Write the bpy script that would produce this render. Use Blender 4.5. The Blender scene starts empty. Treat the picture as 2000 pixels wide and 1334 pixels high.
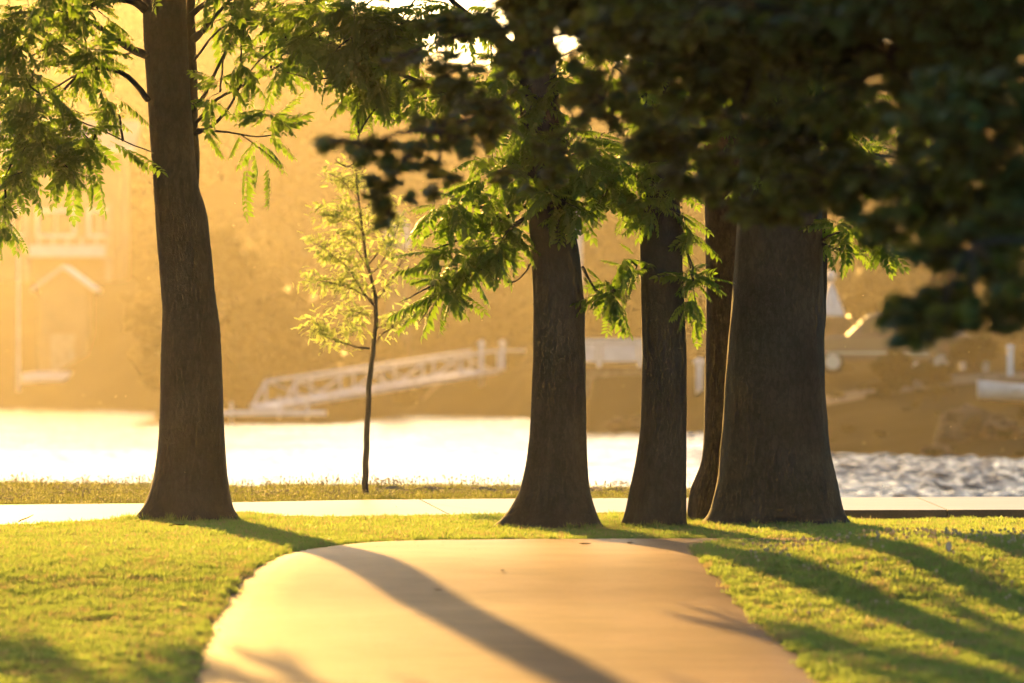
import bpy, bmesh, math, random
import numpy as np
from mathutils import Vector, Matrix, noise, Euler

random.seed(7)
rng = np.random.default_rng(11)
R = math.radians
S = bpy.context.scene
C = S.collection

# ------------------------------------------------------------------ camera, sky, sun, exposure
CAM_H = 1.42
F = 200 / 36 * 2000          # focal length in photo pixels
HOR = 700                    # photo row of the horizon
SUN_EL, SUN_AZ = R(10.0), R(-10.8)     # azimuth measured from the view direction, + to the right

cd = bpy.data.cameras.new('camera')
cam = bpy.data.objects.new('camera', cd); C.objects.link(cam)
cam.location = (0, 0, CAM_H); cam.rotation_euler = (R(90), 0, 0)
cd.lens = 200; cd.sensor_width = 36
cd.shift_y = (HOR - 667) / 2000
cd.clip_start = 0.5; cd.clip_end = 3000
cd.dof.use_dof = True; cd.dof.focus_distance = 50.5; cd.dof.aperture_fstop = 2.5
S.camera = cam

W = bpy.data.worlds.new('World'); S.world = W; W.use_nodes = True
nt = W.node_tree
for n in list(nt.nodes): nt.nodes.remove(n)
out = nt.nodes.new('ShaderNodeOutputWorld'); bg = nt.nodes.new('ShaderNodeBackground')
sky = nt.nodes.new('ShaderNodeTexSky'); sky.sky_type = 'NISHITA'
sky.sun_disc = False; sky.sun_elevation = SUN_EL; sky.sun_rotation = SUN_AZ
sky.air_density = 1.0; sky.dust_density = 0.7; sky.ozone_density = 1.0
bg.inputs['Strength'].default_value = 0.065
nt.links.new(sky.outputs[0], bg.inputs[0]); nt.links.new(bg.outputs[0], out.inputs[0])

sd = bpy.data.lights.new('sun', 'SUN'); sun = bpy.data.objects.new('sun', sd); C.objects.link(sun)
sd.energy = 4.5; sd.angle = R(0.6); sd.color = (1.0, 0.55, 0.125)
to_sun = Vector((math.sin(SUN_AZ) * math.cos(SUN_EL), math.cos(SUN_AZ) * math.cos(SUN_EL), math.sin(SUN_EL)))
sun.rotation_euler = to_sun.to_track_quat('Z', 'Y').to_euler()

S.view_settings.view_transform = 'Standard'; S.view_settings.look = 'None'
S.view_settings.gamma = 1; S.view_settings.use_curve_mapping = False
S.view_settings.exposure = 2.1
S.cycles.use_denoising = True
S.cycles.max_bounces = 6; S.cycles.diffuse_bounces = 3; S.cycles.glossy_bounces = 2
S.cycles.transmission_bounces = 4; S.cycles.volume_bounces = 0; S.cycles.transparent_max_bounces = 6
S.cycles.sample_clamp_indirect = 6; S.cycles.caustics_reflective = False; S.cycles.caustics_refractive = False

HAZE_DENSITY = 0.000135
HAZE_G = 0.81

# ------------------------------------------------------------------ helpers
def P(px, py, z):            # photo pixel at distance z -> point
    return Vector(((px - 1000) / F * z, z, CAM_H + (HOR - py) / F * z))

def smooth(a, b, x):
    t = min(1.0, max(0.0, (x - a) / (b - a))); return t * t * (3 - 2 * t)

def interp(x, pts):
    if x <= pts[0][0]: return pts[0][1]
    for (x0, y0), (x1, y1) in zip(pts, pts[1:]):
        if x <= x1: return y0 + (y1 - y0) * (x - x0) / (x1 - x0)
    return pts[-1][1]

class MB:
    def __init__(s): s.v = []; s.f = []; s.m = []
    def add(s, vs, fs, mi=0):
        o = len(s.v); s.v += [tuple(v) for v in vs]
        s.f += [tuple(i + o for i in f) for f in fs]; s.m += [mi] * len(fs)
    def box(s, c, d, rz=0, taper=1.0, mi=0, M=None):
        hx, hy, hz = d[0] / 2, d[1] / 2, d[2] / 2
        vs = [Vector((x * hx * (taper if z > 0 else 1), y * hy * (taper if z > 0 else 1), z * hz)) for z in (-1, 1) for x, y in ((-1, -1), (1, -1), (1, 1), (-1, 1))]
        rot = M if M is not None else Matrix.Rotation(rz, 3, 'Z')
        s.add([rot @ v + Vector(c) for v in vs], [(3, 2, 1, 0), (4, 5, 6, 7), (0, 1, 5, 4), (1, 2, 6, 5), (2, 3, 7, 6), (3, 0, 4, 7)], mi)
    def beam(s, a, b, w, h):
        a = Vector(a); b = Vector(b); d = b - a
        s.box((a + b) / 2, (w, d.length, h), M=d.to_track_quat('Y', 'Z').to_matrix())
    def tube(s, pts, rad, n=8, cap=True, mi=0):
        pts = [Vector(p) for p in pts]; o = len(s.v); up = Vector((0.13, 0.31, 0.94)); rings = []
        for i, p in enumerate(pts):
            d = (pts[min(i + 1, len(pts) - 1)] - pts[max(i - 1, 0)])
            d = d.normalized() if d.length > 1e-9 else Vector((0, 0, 1))
            a = d.cross(up)
            if a.length < 1e-3: a = d.cross(Vector((1, 0, 0)))
            a.normalize(); b = a.cross(d)
            r = rad[i] if hasattr(rad, '__len__') else rad
            for k in range(n):
                t = 2 * math.pi * k / n
                s.v.append(tuple(p + r * (math.cos(t) * a + math.sin(t) * b)))
        for i in range(len(pts) - 1):
            for k in range(n):
                s.f.append((o + i * n + k, o + i * n + (k + 1) % n, o + (i + 1) * n + (k + 1) % n, o + (i + 1) * n + k)); s.m.append(mi)
        if cap:
            s.f.append(tuple(o + k for k in range(n))[::-1]); s.m.append(mi)
            e = o + (len(pts) - 1) * n
            s.f.append(tuple(e + k for k in range(n))); s.m.append(mi)
    def lathe(s, c, prof, n=16, mi=0, axis='Z'):
        o = len(s.v)
        for r, z in prof:
            for k in range(n):
                t = 2 * math.pi * k / n
                q = (r * math.cos(t), r * math.sin(t), z)
                if axis == 'Y': q = (q[0], q[2], q[1])
                if axis == 'X': q = (q[2], q[0], q[1])
                s.v.append((c[0] + q[0], c[1] + q[1], c[2] + q[2]))
        for i in range(len(prof) - 1):
            for k in range(n):
                s.f.append((o + i * n + k, o + i * n + (k + 1) % n, o + (i + 1) * n + (k + 1) % n, o + (i + 1) * n + k)); s.m.append(mi)
        s.f.append(tuple(o + k for k in range(n))[::-1]); s.m.append(mi)
        s.f.append(tuple(o + (len(prof) - 1) * n + k for k in range(n))); s.m.append(mi)
    def mesh(s, name, mats, smoothed=False):
        me = bpy.data.meshes.new(name); me.from_pydata(s.v, [], s.f)
        for m in (mats if isinstance(mats, (list, tuple)) else [mats]): me.materials.append(m)
        if isinstance(mats, (list, tuple)) and len(mats) > 1: me.polygons.foreach_set('material_index', s.m)
        if smoothed: me.polygons.foreach_set('use_smooth', [True] * len(me.polygons))
        me.update(); return me
    def build(s, name, mats, parent=None, smoothed=False, bevel=0.0):
        o = bpy.data.objects.new(name, s.mesh(name, mats, smoothed)); C.objects.link(o)
        if parent is not None:
            o.parent = parent
            o.matrix_parent_inverse = Matrix.Translation(-parent.location) if True else o.matrix_parent_inverse
        if bevel:
            b = o.modifiers.new('bevel', 'BEVEL'); b.width = bevel; b.segments = 2; b.limit_method = 'ANGLE'
        return o

def tag(o, label=None, cat=None, group=None, kind=None):
    if label: o['label'] = label
    if cat: o['category'] = cat
    if group: o['group'] = group
    if kind: o['kind'] = kind
    return o

def empty(name, loc, label, cat, group=None):
    o = bpy.data.objects.new(name, None); C.objects.link(o); o.location = loc; o.empty_display_size = 0.2
    return tag(o, label, cat, group)

# ------------------------------------------------------------------ materials
def mat(name, col=(0.5, 0.5, 0.5), rough=0.7, col2=None, scale=6.0, bump=0.0, bscale=None, stretch=(1, 1, 1), spec=0.5, metal=0.0, detail=6, coat=0.0, bdist=0.02, lo=0.35, hi=0.65):
    m = bpy.data.materials.new(name); m.use_nodes = True
    t = m.node_tree; b = t.nodes['Principled BSDF']
    b.inputs['Roughness'].default_value = rough; b.inputs['Metallic'].default_value = metal
    b.inputs['Specular IOR Level'].default_value = spec; b.inputs['Coat Weight'].default_value = coat
    b.inputs['Base Color'].default_value = (*col, 1)
    if col2 is not None or bump:
        g = t.nodes.new('ShaderNodeNewGeometry')
        mp = t.nodes.new('ShaderNodeMapping'); mp.inputs['Scale'].default_value = stretch
        t.links.new(g.outputs['Position'], mp.inputs[0])
        if col2 is not None:
            n = t.nodes.new('ShaderNodeTexNoise'); n.inputs['Scale'].default_value = scale; n.inputs['Detail'].default_value = detail
            t.links.new(mp.outputs[0], n.inputs['Vector'])
            r = t.nodes.new('ShaderNodeValToRGB'); r.color_ramp.elements[0].position = lo; r.color_ramp.elements[1].position = hi
            r.color_ramp.elements[0].color = (*col, 1); r.color_ramp.elements[1].color = (*col2, 1)
            t.links.new(n.outputs['Fac'], r.inputs[0]); t.links.new(r.outputs[0], b.inputs['Base Color'])
        if bump:
            n2 = t.nodes.new('ShaderNodeTexNoise'); n2.inputs['Scale'].default_value = bscale or scale * 3; n2.inputs['Detail'].default_value = 8
            t.links.new(mp.outputs[0], n2.inputs['Vector'])
            bp = t.nodes.new('ShaderNodeBump'); bp.inputs['Strength'].default_value = bump; bp.inputs['Distance'].default_value = bdist
            t.links.new(n2.outputs['Fac'], bp.inputs['Height']); t.links.new(bp.outputs[0], b.inputs['Normal'])
    return m

def leaf_mat(name, a, b_, trans, mix=0.45, scale=3.0, rough=0.5, spec=0.35):
    """leaf: glossy-diffuse face plus light let through; colour varies from leaf to leaf and clump to clump"""
    m = bpy.data.materials.new(name); m.use_nodes = True
    t = m.node_tree; p = t.nodes['Principled BSDF']; o = t.nodes['Material Output']
    g = t.nodes.new('ShaderNodeNewGeometry'); n = t.nodes.new('ShaderNodeTexNoise'); n.inputs['Scale'].default_value = scale; n.inputs['Detail'].default_value = 5
    t.links.new(g.outputs['Position'], n.inputs['Vector'])
    add = t.nodes.new('ShaderNodeMath'); add.operation = 'ADD'
    mul = t.nodes.new('ShaderNodeMath'); mul.operation = 'MULTIPLY_ADD'; mul.inputs[1].default_value = 0.35; mul.inputs[2].default_value = -0.17
    t.links.new(g.outputs['Random Per Island'], mul.inputs[0]); t.links.new(n.outputs['Fac'], add.inputs[0]); t.links.new(mul.outputs[0], add.inputs[1])
    r = t.nodes.new('ShaderNodeValToRGB'); r.color_ramp.elements[0].position = 0.3; r.color_ramp.elements[1].position = 0.7
    r.color_ramp.elements[0].color = (*a, 1); r.color_ramp.elements[1].color = (*b_, 1)
    t.links.new(add.outputs[0], r.inputs[0]); t.links.new(r.outputs[0], p.inputs['Base Color'])
    p.inputs['Roughness'].default_value = rough; p.inputs['Specular IOR Level'].default_value = spec
    tr = t.nodes.new('ShaderNodeBsdfTranslucent')
    mx = t.nodes.new('ShaderNodeMix'); mx.data_type = 'RGBA'; mx.blend_type = 'MIX'; mx.inputs[0].default_value = 0.75
    t.links.new(r.outputs[0], mx.inputs[6]); mx.inputs[7].default_value = (*trans, 1)
    t.links.new(mx.outputs[2], tr.inputs[0])
    ms = t.nodes.new('ShaderNodeMixShader'); ms.inputs[0].default_value = mix
    t.links.new(p.outputs[0], ms.inputs[1]); t.links.new(tr.outputs[0], ms.inputs[2]); t.links.new(ms.outputs[0], o.inputs[0])
    return m

def bark_mat(name, a, b_, sc=1.0):
    m = bpy.data.materials.new(name); m.use_nodes = True
    t = m.node_tree; p = t.nodes['Principled BSDF']; p.inputs['Roughness'].default_value = 0.9; p.inputs['Specular IOR Level'].default_value = 0.25
    g = t.nodes.new('ShaderNodeNewGeometry'); mp = t.nodes.new('ShaderNodeMapping'); mp.inputs['Scale'].default_value = (1, 1, 0.5)
    t.links.new(g.outputs['Position'], mp.inputs[0])
    n = t.nodes.new('ShaderNodeTexNoise'); n.inputs['Scale'].default_value = 22 * sc; n.inputs['Detail'].default_value = 9; n.inputs['Roughness'].default_value = 0.65
    v = t.nodes.new('ShaderNodeTexVoronoi'); v.feature = 'DISTANCE_TO_EDGE'; v.inputs['Scale'].default_value = 16 * sc
    n3 = t.nodes.new('ShaderNodeTexNoise'); n3.inputs['Scale'].default_value = 2.2; n3.inputs['Detail'].default_value = 4
    t.links.new(mp.outputs[0], n.inputs['Vector']); t.links.new(g.outputs['Position'], n3.inputs['Vector'])
    wob = t.nodes.new('ShaderNodeMix'); wob.data_type = 'RGBA'; wob.blend_type = 'LINEAR_LIGHT'; wob.inputs[0].default_value = 0.08
    t.links.new(mp.outputs[0], wob.inputs[6]); t.links.new(n.outputs['Color'], wob.inputs[7]); t.links.new(wob.outputs[2], v.inputs['Vector'])
    a1 = t.nodes.new('ShaderNodeMath'); a1.operation = 'MULTIPLY_ADD'; a1.inputs[1].default_value = 1.4
    t.links.new(v.outputs['Distance'], a1.inputs[0]); t.links.new(n.outputs['Fac'], a1.inputs[2])
    r = t.nodes.new('ShaderNodeValToRGB'); r.color_ramp.elements[0].position = 0.35; r.color_ramp.elements[1].position = 0.85
    r.color_ramp.elements[0].color = (*a, 1); r.color_ramp.elements[1].color = (*b_, 1)
    t.links.new(a1.outputs[0], r.inputs[0])
    mx = t.nodes.new('ShaderNodeMix'); mx.data_type = 'RGBA'; mx.blend_type = 'MULTIPLY'; mx.inputs[0].default_value = 0.6
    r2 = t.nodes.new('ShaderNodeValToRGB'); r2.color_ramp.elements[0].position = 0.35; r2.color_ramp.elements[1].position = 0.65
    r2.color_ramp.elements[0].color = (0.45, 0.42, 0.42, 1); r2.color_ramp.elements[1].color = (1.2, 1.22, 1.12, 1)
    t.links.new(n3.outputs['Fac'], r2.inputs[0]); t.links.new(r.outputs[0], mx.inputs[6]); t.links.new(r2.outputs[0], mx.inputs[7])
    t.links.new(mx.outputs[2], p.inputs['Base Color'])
    bp = t.nodes.new('ShaderNodeBump'); bp.inputs['Strength'].default_value = 0.4; bp.inputs['Distance'].default_value = 0.015
    t.links.new(a1.outputs[0], bp.inputs['Height']); t.links.new(bp.outputs[0], p.inputs['Normal'])
    return m

M = {}
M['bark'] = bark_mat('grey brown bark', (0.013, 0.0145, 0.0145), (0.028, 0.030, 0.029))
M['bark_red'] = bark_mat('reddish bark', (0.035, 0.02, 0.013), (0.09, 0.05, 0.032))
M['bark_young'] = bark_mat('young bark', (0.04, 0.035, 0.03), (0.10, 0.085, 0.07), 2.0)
M['leaf'] = leaf_mat('pinnate leaf', (0.022, 0.055, 0.010), (0.05, 0.09, 0.018), (0.30, 0.50, 0.03), 0.48, spec=.25)
M['leaf_young'] = leaf_mat('young feathery leaf', (0.08, 0.11, 0.025), (0.15, 0.17, 0.045), (0.78, 0.92, 0.30), 0.62)
M['leaf_broad'] = leaf_mat('broad lobed leaf', (0.011, 0.032, 0.011), (0.036, 0.078, 0.024), (0.30, 0.30, 0.02), 0.26, spec=.12)
M['leaf_far'] = leaf_mat('far foliage', (0.03, 0.030, 0.010), (0.038, 0.036, 0.012), (0.05, 0.04, 0.012), 0.05, scale=0.1, spec=0.03)
M['grass'] = leaf_mat('mown grass', (0.042, 0.105, 0.026), (0.13, 0.17, 0.055), (0.52, 0.68, 0.13), 0.5, scale=2.6, rough=0.55, spec=0.3)
M['straw'] = leaf_mat('dry straw blades', (0.16, 0.13, 0.05), (0.26, 0.21, 0.10), (0.6, 0.5, 0.22), 0.45, scale=2.6)
M['grass_rough'] = leaf_mat('rough bank grass', (0.045, 0.085, 0.018), (0.13, 0.125, 0.04), (0.42, 0.44, 0.09), 0.42, scale=1.6)
M['soil'] = mat('lawn soil', (0.045, 0.06, 0.016), 0.95, (0.085, 0.085, 0.03), 2.0, 0.4, 20, spec=0.1)
M['far_soil'] = mat('far shore earth and grass', (0.040, 0.036, 0.018), 0.95, (0.055, 0.047, 0.028), 0.25, 0.3, 1.5, spec=0.0)
M['bare'] = mat('bare earth', (0.13, 0.105, 0.08), 0.95, (0.21, 0.18, 0.145), 5.0, 0.5, 20, spec=0.0)
M['seed'] = leaf_mat('seed heads', (0.4, 0.36, 0.25), (0.5, 0.46, 0.36), (0.6, 0.5, 0.3), 0.5)
M['white'] = mat('weathered white paint', (0.5, 0.5, 0.52), 0.55, (0.6, 0.6, 0.62), 3.0)
M['white_metal'] = mat('pale galvanised metal', (0.45, 0.45, 0.49), 0.45, (0.58, 0.58, 0.62), 2.0, metal=0.2)
M['wood'] = mat('grey deck wood', (0.22, 0.18, 0.14), 0.8, (0.32, 0.27, 0.22), 4.0)
M['siding'] = mat('tan house siding', (0.20, 0.13, 0.08), 0.8, (0.26, 0.17, 0.10), 1.0)
M['roof'] = mat('grey shingle roof', (0.16, 0.16, 0.18), 0.85, (0.24, 0.23, 0.25), 3.0)
M['glass'] = mat('dark window glass', (0.04, 0.035, 0.03), 0.08)
M['windscreen'] = mat('dusty windscreen glass', (0.05, 0.045, 0.04), 0.5)
M['stone'] = mat('shore rock', (0.05, 0.04, 0.03), 0.9, (0.13, 0.10, 0.075), 2.0, 0.6, 6, spec=0.05)
M['car_paint'] = mat('dark car paint', (0.055, 0.03, 0.02), 0.28, coat=0.8)
M['rubber'] = mat('tyre rubber', (0.02, 0.02, 0.02), 0.85)
M['chrome'] = mat('rim metal', (0.35, 0.35, 0.36), 0.35, metal=0.9)
M['lamp'] = mat('lamp glass', (0.7, 0.7, 0.68), 0.2)
M['dead'] = mat('dead leaf', (0.10, 0.06, 0.03), 0.8, (0.2, 0.12, 0.06), 30)
M['dead_pale'] = mat('pale dead leaf', (0.45, 0.33, 0.25), 0.8, (0.55, 0.42, 0.32), 30)

def concrete(name, a, b_, rough, bump, spec=0.5):
    m = bpy.data.materials.new(name); m.use_nodes = True
    t = m.node_tree; p = t.nodes['Principled BSDF']; p.inputs['Roughness'].default_value = rough; p.inputs['Specular IOR Level'].default_value = spec
    g = t.nodes.new('ShaderNodeNewGeometry')
    n = t.nodes.new('ShaderNodeTexNoise'); n.inputs['Scale'].default_value = 0.9; n.inputs['Detail'].default_value = 8; n.inputs['Roughness'].default_value = 0.6
    n2 = t.nodes.new('ShaderNodeTexNoise'); n2.inputs['Scale'].default_value = 60; n2.inputs['Detail'].default_value = 6
    for q in (n, n2): t.links.new(g.outputs['Position'], q.inputs['Vector'])
    r = t.nodes.new('ShaderNodeValToRGB'); r.color_ramp.elements[0].position = 0.38; r.color_ramp.elements[1].position = 0.62
    r.color_ramp.elements[0].color = (*a, 1); r.color_ramp.elements[1].color = (*b_, 1)
    t.links.new(n.outputs['Fac'], r.inputs[0])
    r3 = t.nodes.new('ShaderNodeValToRGB'); r3.color_ramp.elements[0].position = 0.3; r3.color_ramp.elements[0].color = (0.75, 0.73, 0.7, 1); r3.color_ramp.elements[1].position = 0.6; r3.color_ramp.elements[1].color = (1, 1, 1, 1)
    t.links.new(n2.outputs['Fac'], r3.inputs[0])
    mx = t.nodes.new('ShaderNodeMix'); mx.data_type = 'RGBA'; mx.blend_type = 'MULTIPLY'; mx.inputs[0].default_value = 0.8
    t.links.new(r.outputs[0], mx.inputs[6]); t.links.new(r3.outputs[0], mx.inputs[7]); t.links.new(mx.outputs[2], p.inputs['Base Color'])
    bp = t.nodes.new('ShaderNodeBump'); bp.inputs['Strength'].default_value = bump; bp.inputs['Distance'].default_value = 0.01
    t.links.new(n2.outputs['Fac'], bp.inputs['Height']); t.links.new(bp.outputs[0], p.inputs['Normal'])
    return m
M['path'] = concrete('tan pressed concrete', (0.20, 0.081, 0.038), (0.31, 0.139, 0.074), 0.5, 0.3, 0.09)
M['walk'] = concrete('pale concrete', (0.115, 0.068, 0.038), (0.15, 0.093, 0.056), 0.38, 0.15, 0.15)

def water_mat():
    m = bpy.data.materials.new('lake water'); m.use_nodes = True
    t = m.node_tree; p = t.nodes['Principled BSDF']
    p.inputs['Base Color'].default_value = (0.02, 0.03, 0.035, 1); p.inputs['IOR'].default_value = 1.33; p.inputs['Roughness'].default_value = 0.2
    g = t.nodes.new('ShaderNodeNewGeometry'); mp = t.nodes.new('ShaderNodeMapping'); mp.inputs['Scale'].default_value = (1.0, 0.55, 1)
    t.links.new(g.outputs['Position'], mp.inputs[0])
    n = t.nodes.new('ShaderNodeTexNoise'); n.inputs['Scale'].default_value = 1.6; n.inputs['Detail'].default_value = 7; n.inputs['Roughness'].default_value = 0.6; n.inputs['Distortion'].default_value = 0.4
    t.links.new(mp.outputs[0], n.inputs['Vector'])
    bp = t.nodes.new('ShaderNodeBump'); bp.inputs['Strength'].default_value = 0.3; bp.inputs['Distance'].default_value = 0.05
    t.links.new(n.outputs['Fac'], bp.inputs['Height']); t.links.new(bp.outputs[0], p.inputs['Normal'])
    return m
M['water'] = water_mat()

def haze_mat():
    m = bpy.data.materials.new('haze air'); m.use_nodes = True
    t = m.node_tree; t.nodes.remove(t.nodes['Principled BSDF'])
    v = t.nodes.new('ShaderNodeVolumePrincipled')
    v.inputs['Color'].default_value = (0.96, 0.88, 0.76, 1); v.inputs['Density'].default_value = HAZE_DENSITY; v.inputs['Anisotropy'].default_value = HAZE_G
    t.links.new(v.outputs[0], t.nodes['Material Output'].inputs['Volume'])
    return m
M['haze'] = haze_mat()

# ------------------------------------------------------------------ near ground
def lip_z(x): return 65.5 - max(-20, min(20, x + 6)) * 0.40

def g0(x, y):                 # ground without its small unevenness
    t = max(0.0, 42.0 - y)
    h = -0.042 * t * smooth(0, 5, t) if y > 20 else -0.042 * 22
    h -= 0.26 * smooth(2.7, 3.5, x) * smooth(49.4, 51.0, y)              # the lawn dips along the right of the walkway
    h += 0.11 * smooth(1.5, 2.8, x) * smooth(35, 40.5, y) * (1 - smooth(41.6, 42.6, y))   # swell of the right lawn
    l = lip_z(x)
    h -= 0.06 * smooth(l - 4, l, y)
    h -= 1.6 * smooth(l, l + 3.5, y)
    return h

def on_ground(px, py):
    z = 50.0
    for _ in range(40): z = 0.5 * z + 0.5 * F * (CAM_H - g0((px - 1000) / F * z, z)) / (py - HOR)
    return ((px - 1000) / F * z, z)

pl = [(-1.9, 8), (-2.0, 20)] + [on_ground(*q) for q in ((345, 1380), (352, 1334), (362, 1285), (384, 1228), (424, 1163), (476, 1110), (522, 1086), (562, 1073), (640, 1063), (750, 1057), (1000, 1054), (1200, 1053.5), (1365, 1053), (1500, 1052))] + [(14, 45.2)]
pr = [(1.55, 8), (1.6, 20)] + [on_ground(*q) for q in ((1670, 1380), (1628, 1334), (1588, 1288), (1495, 1208), (1442, 1152), (1414, 1120), (1382, 1085), (1374, 1066), (1402, 1061.5), (1480, 1060))] + [(14, 42.9)]
def jag(line, a):             # ragged edge
    o = []
    for (x0, y0), (x1, y1) in zip(line, line[1:]):
        n = max(2, int(math.hypot(x1 - x0, y1 - y0) / 0.12))
        for k in range(n):
            t = k / n; x, y = x0 + (x1 - x0) * t, y0 + (y1 - y0) * t
            o.append((x + a * noise.noise((x * 3.1, y * 3.1, 1)) + a * .5 * noise.noise((x * 11, y * 11, 4)), y + a * noise.noise((x * 3.1, y * 3.1, 7))))
    o.append(line[-1]); return o
def resmooth(line, it=3):
    for _ in range(it):
        q = [line[0]]
        for a, b in zip(line, line[1:]):
            q += [(a[0] * .75 + b[0] * .25, a[1] * .75 + b[1] * .25), (a[0] * .25 + b[0] * .75, a[1] * .25 + b[1] * .75)]
        line = q + [line[-1]]
    return line
pl_s, pr_s = jag(resmooth(pl, 2), 0.035), jag(resmooth(pr, 2), 0.04)
PATH = np.array(pl_s + pr_s[::-1])
def in_poly(pts, poly):
    x, y = pts[:, 0], pts[:, 1]; ins = np.zeros(len(pts), bool); n = len(poly); j = n - 1
    for i in range(n):
        xi, yi = poly[i]; xj, yj = poly[j]
        if yi != yj:
            c = ((yi > y) != (yj > y)) & (x < (xj - xi) * (y - yi) / (yj - yi) + xi); ins ^= c
        j = i
    return ins

near_px = [(-900, 1050), (-400, 1042), (0, 1030), (110, 1027), (200, 1021), (270, 1012), (330, 1007), (450, 1005), (560, 1012.5), (640, 1014), (800, 1012), (1000, 1009), (1250, 1005), (1640, 1001), (2000, 1000), (2600, 998), (3400, 995)]
far_px = [(-900, 993), (-400, 991), (0, 990), (260, 988), (480, 985), (700, 980.5), (1000, 978), (1250, 977), (1640, 975.5), (2000, 974.5), (2600, 973), (3400, 971)]
def flat(px, py): z = F * CAM_H / (py - HOR); return ((px - 1000) / F * z, z)
def walk_edges(u):            # u = photo column
    return flat(u, interp(u, near_px)), flat(u, interp(u, far_px))
us = list(range(-900, 3401, 40))
WALK = np.array([walk_edges(u)[0] for u in us] + [walk_edges(u)[1] for u in us[::-1]])

def bumpy(x, y):
    return 0.018 * noise.noise((x * 0.7, y * 0.5, 3.3)) + 0.008 * noise.noise((x * 2.3, y * 2.0, 9.1))
def gh(x, y, edge=1.0): return g0(x, y) + edge * bumpy(x, y)

def grid_mesh(name, xs, ys, hf, m):
    mb = MB(); nx = len(xs)
    mb.v = [(x, y, hf(x, y)) for y in ys for x in xs]
    mb.f = [(j * nx + i, j * nx + i + 1, (j + 1) * nx + i + 1, (j + 1) * nx + i) for j in range(len(ys) - 1) for i in range(nx - 1)]
    mb.m = [0] * len(mb.f)
    return mb.build(name, m, None, True)

def steps(*segs):
    o = []
    for a, b, d in segs:
        n = max(1, round((b - a) / d)); o += [a + (b - a) * k / n for k in range(n)]
    return o + [segs[-1][1]]
xs = steps((-140, -20, 10), (-20, -9, 1), (-9, 9, 0.4), (9, 20, 1), (20, 140, 10))
ys = steps((-60, 8, 4), (8, 24, 1), (24, 72, 0.4))
grd = grid_mesh('ground', xs, ys, lambda x, y: g0(x, y) - 0.012, M['soil'])
tag(grd, 'green lawn ground under the trees', kind='structure')

# foreground path: rungs across between the two edges
def resample(line, n):
    L = [0.0]
    for a, b in zip(line, line[1:]): L.append(L[-1] + math.hypot(b[0] - a[0], b[1] - a[1]))
    o = []; j = 0
    for k in range(n):
        d = L[-1] * k / (n - 1)
        while j < len(L) - 2 and L[j + 1] < d: j += 1
        t = (d - L[j]) / max(1e-9, L[j + 1] - L[j])
        o.append((line[j][0] + (line[j + 1][0] - line[j][0]) * t, line[j][1] + (line[j + 1][1] - line[j][1]) * t))
    return o
def by_arms(line, ic):        # keep the inner corner opposite the outer one
    return resample(line[:ic + 1], 150)[:-1] + resample(line[ic:], 110)
ci_r = min(range(len(pr_s)), key=lambda i: (pr_s[i][0] - pr[11][0]) ** 2 + (pr_s[i][1] - pr[11][1]) ** 2)
ci_l = min(range(len(pl_s)), key=lambda i: (pl_s[i][0] - on_ground(900, 1055)[0]) ** 2 + (pl_s[i][1] - on_ground(900, 1055)[1]) ** 2)
A, B = by_arms(pl_s, ci_l), by_arms(pr_s, ci_r)
mb = MB(); NW = 14
for a, b in zip(A, B):
    for k in range(NW + 1):
        t = k / NW; x, y = a[0] + (b[0] - a[0]) * t, a[1] + (b[1] - a[1]) * t
        mb.v.append((x, y, g0(x, y) + 0.010 + 0.004 * noise.noise((x * .8, y * .8, 2)) - (0.03 if k in (0, NW) else 0)))
for j in range(len(A) - 1):
    for k in range(NW):
        mb.f.append((j * (NW + 1) + k, j * (NW + 1) + k + 1, (j + 1) * (NW + 1) + k + 1, (j + 1) * (NW + 1) + k)); mb.m.append(0)
tag(mb.build('path', M['path'], None, True), 'tan concrete footpath curving up to the trees', kind='structure')

# far walkway of long concrete slabs
joints = [-900, -120, 848, 1818, 2600, 3400]
walk = bpy.data.objects.new('walkway', None); C.objects.link(walk); tag(walk, 'pale concrete walkway running behind the tree trunks', kind='structure')
for u0, u1 in zip(joints, joints[1:]):
    mb = MB(); uu = [u0 + 1.5 + (u1 - u0 - 3) * k / 24 for k in range(25)]
    for u in uu:
        a, _ = walk_edges(u + 32); _, b = walk_edges(u - 28)
        for (x, y) in (a, (a[0] * .5 + b[0] * .5, a[1] * .5 + b[1] * .5), b): mb.v.append((x, y, 0.022))
        for (x, y) in (b, a): mb.v.append((x, y, -0.32))
    for i in range(24):
        for k in range(5):
            mb.f.append((i * 5 + k, i * 5 + (k + 1) % 5, (i + 1) * 5 + (k + 1) % 5, (i + 1) * 5 + k)); mb.m.append(0)
    mb.f += [(4, 3, 2, 1, 0), tuple(24 * 5 + k for k in range(5))]; mb.m += [0, 0]
    mb.build('slab', M['walk'], walk)

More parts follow.
